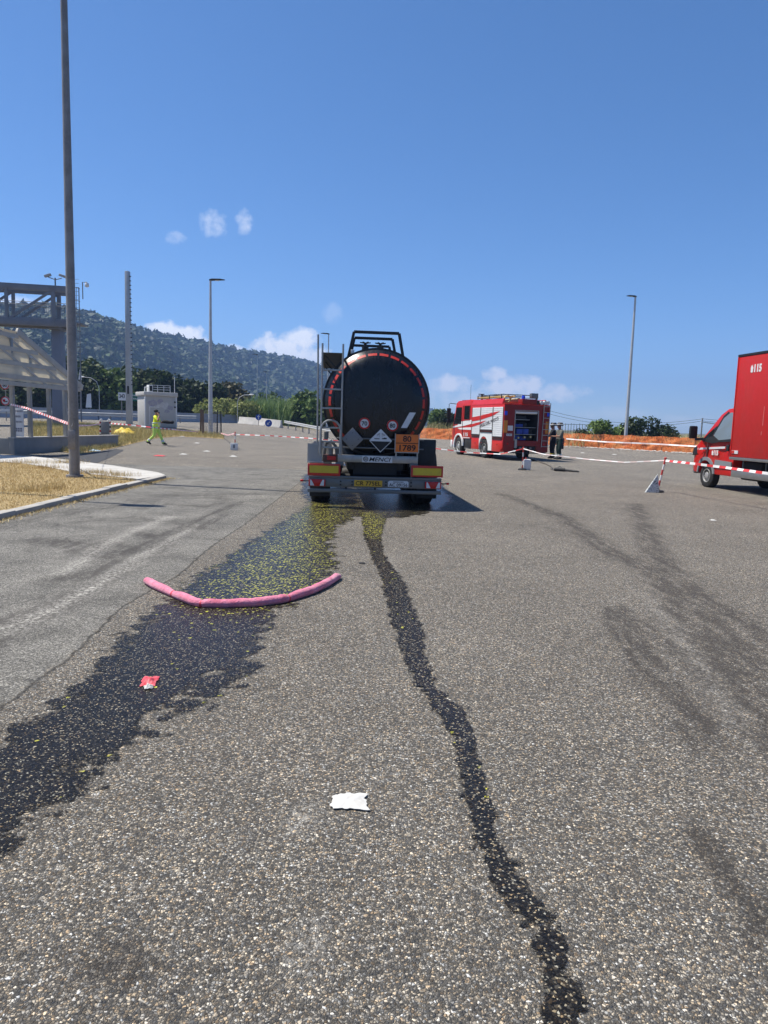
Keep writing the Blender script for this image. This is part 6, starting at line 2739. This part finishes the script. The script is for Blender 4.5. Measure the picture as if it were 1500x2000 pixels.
# ---- litter
def crumple(name, label, cat, px, py, w, d, h, mt, seed, rz=0.0):
    rg = np.random.default_rng(seed)
    n = 15
    u, v = np.meshgrid(np.linspace(-1, 1, n), np.linspace(-1, 1, n))
    ang = np.arctan2(v, u)
    edge = 1 + .08 * np.sin(ang * 3 + seed) + .06 * np.sin(ang * 7 + 2 * seed) + .05 * np.sin(ang * 13 + 3 * seed)
    X, Y = u * w / 2 * edge, v * d / 2 * edge
    Z = np.zeros_like(u)
    for k in range(7):
        a = rg.random() * 6.28
        f_ = rg.uniform(2, 7)
        Z += np.abs(np.sin((u * np.cos(a) + v * np.sin(a)) * f_ + rg.random() * 6)) / 7
    Z *= np.clip(1.25 - np.maximum(abs(u), abs(v)), .25, 1)
    Z = (Z - Z.min()) / (Z.max() - Z.min()) * h + .007
    c = G(px, py)
    V0 = np.stack([X.ravel(), Y.ravel(), Z.ravel()], 1)
    V1 = V0 - np.array([0, 0, .002])
    ii = (np.arange(n - 1)[:, None] * n + np.arange(n - 1)[None]).ravel()
    Fa = np.stack([ii, ii + 1, ii + n + 1, ii + n], 1)
    o = raw(name, np.concatenate([V0, V1]), np.concatenate([Fa, Fa[:, ::-1] + n * n]), mt, smooth=False)
    o.location = (c.x, c.y, c.z)
    o.rotation_euler.z = rz
    return tag(o, label, cat)


papm = M('paper_white', (.55, .54, .51), .85, dirt=.5, dscale=30, dcol=(.42, .40, .35), spec=.1)
crumple('crumpled_paper', 'crumpled white paper towel lying on the near asphalt', 'paper', 683, 1568, .145, .125, .016, papm, 4, .05)
crumple('red_packet', 'flattened red and white packet on the wet patch', 'packet', 292, 1333, .09, .16, .03, M('packet_red', (.62, .05, .07), .5, dirt=.35, dscale=30, dcol=(.75, .4, .4)), 6, .15)
crumple('white_scrap', 'white scrap at the lower edge of the red packet', 'scrap', 290, 1345, .05, .05, .025, papm, 8, .4)
crumple('dark_scrap', 'small dark scrap on the asphalt between boom and trickle', 'scrap', 707, 1101, .07, .06, .012, ink, 5)
crumple('pale_scrap', 'pale scrap on the asphalt beside the tanker shadow on the right', 'scrap', 1393, 1017, .1, .1, .02, papm, 12)
crumple('red_scrap', 'red scrap on the asphalt below the walking worker', 'scrap', 311, 891, .45, .35, .05, M('scrap_red', (.6, .06, .07), .6), 11)
crumple('blue_wrapper', 'pale blue plastic wrapper at the edge of the far verge', 'wrapper', 184, 881, .45, .4, .09, M('wrapper_blue', (.45, .6, .72), .4), 13)
for i, (px, py, lab) in enumerate(((358, 888, 'white scrap right of the red scrap on the asphalt'), (384, 866, 'white scrap behind the thin tape post, to its left'), (356, 853, 'white scrap at the verge right of the walking worker'), (404, 882, 'small white scrap left of the block base'),
                                   (460 - 5, 892, 'white scrap in front of the white block base'), (1138, 885, 'white scrap right of the firefighters on the asphalt'), (1200, 888, 'pale scrap in front of the netting near the lamp post'))):
    crumple('paper_scrap', lab, 'scrap', px, py, .3, .3, .05, papm, 20 + i)
p = G(243, 846)
ym = M('yellow_sheet', (.72, .52, .06), .6, dirt=.3, dscale=6)
o = crumple('yellow_sheet', 'crumpled yellow plastic sheet on the dry verge', 'sheet', 242, 848, 1.3, .9, .42, ym, 31, .3)

# ---- hose from the fire engine
hp = [FE.matrix_basis @ Vector((.05, -.1, .6))]
hp += [Vector((G(x, y).x, G(x, y).y, .025)) for x, y in ((1032, 897), (1043, 900), (1055, 903), (1068, 908), (1077, 913), (1079, 915), (1076, 917), (1082, 919))]
mb = MB()
mb.tube(hp, .024, 8)
tag(mb.build('fire_hose', M('hose_dark', (.10, .085, .07), .7, dirt=.5, dscale=8), smooth=True), 'dark hose running from the back of the fire engine across the asphalt', 'hose')
a, c = G(1083, 920), G(1131, 923)
ob = thing('suction_nozzle', 'dark suction nozzle lying on the asphalt at the end of the hose', 'nozzle', (a.x, a.y, 0))
d = c - a
mb = MB()
mb.cyl((0, 0, .07), tuple(Vector((d.x * .42, d.y * .42, .07))), .065, n=12)
mb.build('nozzle_body', dsteel, ob, smooth=True)
mb = MB()
mb.cyl(tuple(Vector((d.x * .42, d.y * .42, .06))), tuple(Vector((d.x, d.y, .035))), .045, .03, n=10)
mb.build('nozzle_tube', blk, ob, smooth=True)
mb = MB()
mb.tube([(d.x * .1, d.y * .1, .12), (d.x * .2, d.y * .2, .2), (d.x * .32, d.y * .32, .12)], .015, 6)
mb.build('nozzle_handle', steel, ob)

# ================================================================== people
skin = M('skin_tan', (.38, .20, .13), .55, dirt=.2)
hivis = M('hivis_yellow', (.80, .88, .02), .65, dirt=.15)
hivisg = M('hivis_trousers', (.60, .84, .16), .65, dirt=.2, dscale=6)
silver = M('silver_band', (.62, .68, .66), .4, dirt=.1)
boots = M('boots_black', (.015, .014, .014), .55, dirt=.3)
navy = M('navy_cloth', (.008, .010, .018), .8, dirt=.3)
grey_t = M('grey_shirt', (.13, .13, .11), .8, dirt=.3, dscale=8)
greent = M('dark_green_trousers', (.012, .035, .033), .8, dirt=.3)


def person(label, loc, rz, J, reg, tall=1.0, hairm=None, wide=1.0):
    """J: joints; builds one skinned body; reg: bone -> material"""
    root = thing('person', label, 'person', loc, rz)
    root.scale = (tall * wide, tall * wide, tall)
    names = list(J.keys())
    idx_ = {n: i for i, n in enumerate(names)}
    edges, bones = [], []
    E = [('pelvis', 'spine', 'torso'), ('spine', 'chest', 'torso'), ('chest', 'neck', 'torso'), ('neck', 'jaw', 'skin'), ('jaw', 'face', 'skin'), ('face', 'crown', 'skin'), ('face', 'nose', 'skin')]
    for s in 'lr':
        E += [('chest', 'sh' + s, 'torso'), ('sh' + s, 'el' + s, 'sleeve'), ('el' + s, 'wr' + s, 'forearm'), ('wr' + s, 'pa' + s, 'skin')]
        E += [('pelvis', 'hip' + s, 'legs'), ('hip' + s, 'kn' + s, 'legs'), ('kn' + s, 'an' + s, 'legs'), ('an' + s, 'toe' + s, 'boots'), ('an' + s, 'heel' + s, 'boots')]
    verts = [Vector(J[n][:3]) for n in names]
    rads = [J[n][3] for n in names]
    for a_, c_, m_ in E:
        edges.append((idx_[a_], idx_[c_]))
        bones.append((verts[idx_[a_]], verts[idx_[c_]], m_))
    # five fingers on each hand
    for s in 'lr':
        wr, pa_ = verts[idx_['wr' + s]], verts[idx_['pa' + s]]
        d = (pa_ - wr).normalized()
        sd = d.cross(Vector((.3, .5, .8))).normalized()
        up = sd.cross(d)
        for f_ in range(5):
            o_ = (f_ - 2) * .021
            L = (.045, .075, .082, .076, .06)[f_]
            if f_ == 0:
                base, tip_ = wr.lerp(pa_, .55) + sd * -.035, wr.lerp(pa_, .9) + sd * -.06 + up * -.02
            else:
                base, tip_ = pa_ + sd * o_ * .8 + d * .012, pa_ + sd * o_ + d * L - up * .03
            k0 = len(verts)
            mid_ = base.lerp(tip_, .5) + up * .012
            verts += [base, mid_, tip_]
            rads += [.011, .010, .008]
            edges += [(idx_['pa' + s], k0), (k0, k0 + 1), (k0 + 1, k0 + 2)]
            bones.append((base, tip_, 'skin'))
    me = bpy.data.meshes.new('body')
    me.from_pydata([tuple(v) for v in verts], edges, [])
    o = bpy.data.objects.new('tmp_body', me)
    COL.objects.link(o)
    sk = o.modifiers.new('skin', 'SKIN')
    for i, r_ in enumerate(rads):
        rr1 = r_ if isinstance(r_, tuple) else (r_, r_)
        me.skin_vertices[0].data[i].radius = rr1
        me.skin_vertices[0].data[i].use_root = (i == idx_['pelvis'])
    sb_ = o.modifiers.new('sub', 'SUBSURF')
    sb_.levels = 2
    dg = bpy.context.evaluated_depsgraph_get()
    fm = bpy.data.meshes.new_from_object(o.evaluated_get(dg))
    bpy.data.objects.remove(o)
    fm.materials.clear()
    keys = list(reg.keys())
    for k in keys:
        fm.materials.append(reg[k])
    for pl_ in fm.polygons:
        best, bm2 = 1e9, 'torso'
        c_ = pl_.center
        for a_, e_, m_ in bones:
            ab = e_ - a_
            u = max(0, min(1, (c_ - a_).dot(ab) / (ab.length_squared + 1e-9)))
            dd = (c_ - a_ - ab * u).length
            if dd < best:
                best, bm2 = dd, m_
        pl_.material_index = keys.index(bm2)
        pl_.use_smooth = True
    bo_ = bpy.data.objects.new('body', fm)
    COL.objects.link(bo_)
    bo_.parent = root
    f0 = verts[idx_['face']]
    nd = (verts[idx_['nose']] - f0)
    nd.z = 0
    nd.normalize()
    sdv = Vector((nd.y, -nd.x, 0))
    for s in (-1, 1):
        mb = MB()
        mb.ball(tuple(f0 + nd * .088 + sdv * s * .032 + Vector((0, 0, .02))), .012, 8, 5)
        mb.build('eye', ink, bo_)
        mb = MB()
        mb.ball(tuple(f0 + sdv * s * .088 + Vector((0, 0, .005))), (.016, .02, .032), 8, 5)
        mb.build('ear', skin, bo_)
    mb = MB()
    mb.ball(tuple(f0 + nd * .085 - Vector((0, 0, .055))), (.02, .02, .007), 8, 4)
    mb.build('mouth', M('lips', (.3, .1, .08), .5), bo_)
    if hairm:
        mb = MB()
        c_ = verts[idx_['crown']]
        mb.ball(tuple(c_ - nd * .022 + Vector((0, 0, .012))), (.098, .105, .085), 12, 7)
        mb.build('hair', hairm, root, smooth=True)
    return root, verts, idx_


def base_pose():
    J = dict(pelvis=(0, 0, .96, (.15, .12)), spine=(0, 0, 1.14, (.145, .12)), chest=(0, 0, 1.36, (.165, .12)), neck=(0, .01, 1.50, .058), jaw=(0, .035, 1.575, .066), face=(0, .045, 1.645, .088), crown=(0, .03, 1.715, .078), nose=(0, .135, 1.635, .016))
    for s, q in (('l', -1), ('r', 1)):
        J['sh' + s] = (q * .185, 0, 1.42, .07)
        J['el' + s] = (q * .24, -.03, 1.13, .05)
        J['wr' + s] = (q * .25, .05, .88, .034)
        J['pa' + s] = (q * .25, .07, .81, (.036, .02))
        J['hip' + s] = (q * .10, 0, .88, .105)
        J['kn' + s] = (q * .11, .02, .49, .068)
        J['an' + s] = (q * .11, -.02, .09, .05)
        J['toe' + s] = (q * .13, .17, .04, .042)
        J['heel' + s] = (q * .11, -.06, .045, .045)
    return J


# worker walking to the right with a phone at the ear
J = base_pose()
J.update(knl=(-.11, .16, .50, .072), anl=(-.11, .30, .095, .052), toel=(-.12, .48, .05, .042), heell=(-.11, .25, .05, .045),
         knr=(.11, -.04, .50, .072), anr=(.11, -.36, .17, .052), toer=(.12, -.19, .045, .042), heelr=(.11, -.42, .15, .045),
         elr=(.27, .16, 1.22, .052), wrr=(.15, .2, 1.50, .035), par=(.12, .15, 1.585, (.034, .02)),
         ell=(-.24, .1, 1.16, .052), wrl=(-.18, .33, 1.16, .035), pal=(-.16, .41, 1.17, (.034, .02)))
J['pelvis'] = (0, -.0, .96, (.17, .15))
J['spine'] = (0, .03, 1.14, (.175, .165))
J['chest'] = (0, .02, 1.36, (.18, .14))
for s, q in (('l', -1), ('r', 1)):
    J['hip' + s] = (q * .10, 0, .88, .125)
    J['sh' + s] = (q * .19, .01, 1.42, .085)
pw = G(305, 869.5)
P1, vv_, ix_ = person('person in fluorescent yellow workwear walking right with a phone at the ear', (pw.x, pw.y, pw.z), R(-90), J,
                      dict(torso=hivis, sleeve=hivis, forearm=skin, skin=skin, legs=hivisg, boots=boots), 1.02, M('hair_dark', (.02, .016, .013), .8), 1.12)
for z, rr0, mt in ((1.10, .187, silver), (1.01, .176, silver)):
    mb = MB()
    mb.lathe([(rr0, z), (rr0 + .012, z + .005), (rr0 + .012, z + .05), (rr0, z + .055), (rr0, z)], (0, .02, 0), 'z', 20)
    mb.build('reflective_band', mt, P1, smooth=True)
for s in 'lr':
    a_, c_ = vv_[ix_['kn' + s]], vv_[ix_['an' + s]]
    d = (c_ - a_).normalized()
    for q in (.72,):
        m_ = a_.lerp(c_, q)
        mb = MB()
        mb.tube([m_ - d * .05, m_ + d * .05], [.074, .07], 12)
        mb.build('trouser_band', silver, P1, smooth=True)
mb = MB()
q_ = P1.matrix_basis @ Vector((.105, .17, 1.62))
mb.box(-.035, .035, -.006, .006, -.07, .07)
o = mb.build('phone', ink, bevel=.004)
o.location = q_
o.rotation_euler = (0, R(20), R(60))
tag(o, 'dark phone held to the ear of the walking worker', 'phone')
mb = MB()
h0 = P1.matrix_basis @ Vector((-.12, .24, 1.19))
mb.tube([(0, 0, 0), (.12, -.02, .012), (.3, -.03, .0), (.46, -.03, -.02), (.56, -.03, .0), (.62, -.03, .01)], [.05, .085, .09, .07, .085, .05], 12)
o = mb.build('black_bundle', M('bundle_black', (.010, .010, .012), .85, dirt=.2), smooth=True)
o.location = h0
tag(o, 'long black bundle held out in front by the walking worker', 'bundle')

# firefighters
J = base_pose()
J.update(elr=(.26, -.06, 1.14, .052), wrr=(.29, -.06, .90, .036), par=(.295, -.06, .83, (.036, .02)), ell=(-.25, .12, 1.15, .052), wrl=(-.2, .36, 1.15, .036), pal=(-.18, .43, 1.16, (.036, .02)))
J['kn' + 'l'] = (-.13, .05, .49, .075)
pf = G(1091, 897.5)
reg = dict(torso=grey_t, sleeve=grey_t, forearm=skin, skin=skin, legs=greent, boots=boots)
P2, v2, i2 = person('person in grey shirt and dark helmet standing right of the fire engine', (pf.x, pf.y, 0), R(100), J, reg, 1.06, None, 1.25)
J = base_pose()
J.update(elr=(.25, .16, 1.18, .06), wrr=(.18, .38, 1.2, .04), par=(.16, .46, 1.2, (.036, .02)), ell=(-.25, .12, 1.15, .06), wrl=(-.2, .36, 1.1, .04), pal=(-.18, .43, 1.1, (.036, .02)))
for s, q in (('l', -1), ('r', 1)):
    J['hip' + s] = (q * .11, 0, .88, .13)
    J['kn' + s] = (q * .13, .03, .49, .09)
    J['an' + s] = (q * .14, -.02, .09, .065)
    J['sh' + s] = (q * .2, 0, 1.42, .085)
J['chest'] = (0, 0, 1.36, (.19, .14))
pg = G(1080, 896)
reg = dict(torso=navy, sleeve=navy, forearm=navy, skin=skin, legs=navy, boots=boots)
P3, v3, i3 = person('person in black turnout clothes and dark helmet between the engine and another firefighter', (pg.x, pg.y + .2, 0), R(70), J, reg, 1.05, None, 1.32)
for PP, vv2, ii2 in ((P2, v2, i2), (P3, v3, i3)):
    c_ = vv2[ii2['crown']]
    mb = MB()
    mb.lathe([(.135, -.035), (.13, .0), (.122, .05), (.09, .1), (.04, .125), (0, .13)], (c_.x, c_.y - .01, c_.z), 'z', 18)
    hl = mb.build('helmet', blk, PP, smooth=True)
    mb = MB()
    mb.lathe([(.137, .01), (.137, .035), (.128, .04), (.128, .005), (.137, .01)], (c_.x, c_.y - .01, c_.z), 'z', 18)
    mb.build('helmet_band', white, hl, smooth=True)
    mb = MB()
    mb.box(c_.x - .012, c_.x + .012, c_.y - .12, c_.y + .1, c_.z + .09, c_.z + .135)
    mb.build('helmet_crest', white if PP is P2 else blk, hl, bevel=.008)
    for s in 'lr':
        a_, e_ = vv2[ii2['kn' + s]], vv2[ii2['an' + s]]
        m_ = a_.lerp(e_, .6)
        d = (e_ - a_).normalized()
        mb = MB()
        k_ = 1.0 if PP is P2 else 1.15
        mb.tube([m_ - d * .025, m_ + d * .025], .078 * k_, 12)
        mb.build('trouser_band', silver if PP is P2 else yellowr, PP, smooth=True)
mb = MB()
mb.lathe([(.148, .98), (.15, .985), (.15, 1.03), (.148, 1.035), (.14, 1.0), (.148, .98)], (0, 0, 0), 'z', 18)
mb.build('belt', ink, P2, smooth=True)
hand = P2.matrix_basis @ Vector((.295, -.06, .72))
cs = thing('equipment_case', 'dark red equipment case with black lower half carried by the firefighter in grey', 'case', (hand.x + .17, hand.y + .15, hand.z - .12))
mb = MB()
mb.box(-.17, .17, -.14, .14, .14, .5)
mb.build('case_body', dark_shade_red, cs, bevel=.03)
mb = MB()
mb.box(-.16, .16, -.13, .13, -.1, .138)
mb.build('case_base', ink, cs, bevel=.02)
mb = MB()
mb.box(-.1, .1, -.148, -.139, .24, .36)
mb.build('case_label', M('label_pink', (.6, .3, .3), .6), cs)

# ---- hazy summer air round everything
hz = MB()
hz.box(-3400, 3400, -3100, 3600, -1.2, 260)
hm = bpy.data.materials.new('haze_air')
hm.use_nodes = True
t = hm.node_tree
t.nodes.remove(t.nodes['Principled BSDF'])
pv = t.nodes.new('ShaderNodeVolumePrincipled')
pv.inputs['Color'].default_value = (.36, .57, 1.0, 1)
pv.inputs['Density'].default_value = .00036
pv.inputs['Anisotropy'].default_value = .2
t.links.new(pv.outputs[0], t.nodes['Material Output'].inputs['Volume'])
ho = hz.build('haze', hm, kind='stuff')
tag(ho, 'pale blue summer haze filling the air over the car park and hill', 'haze')
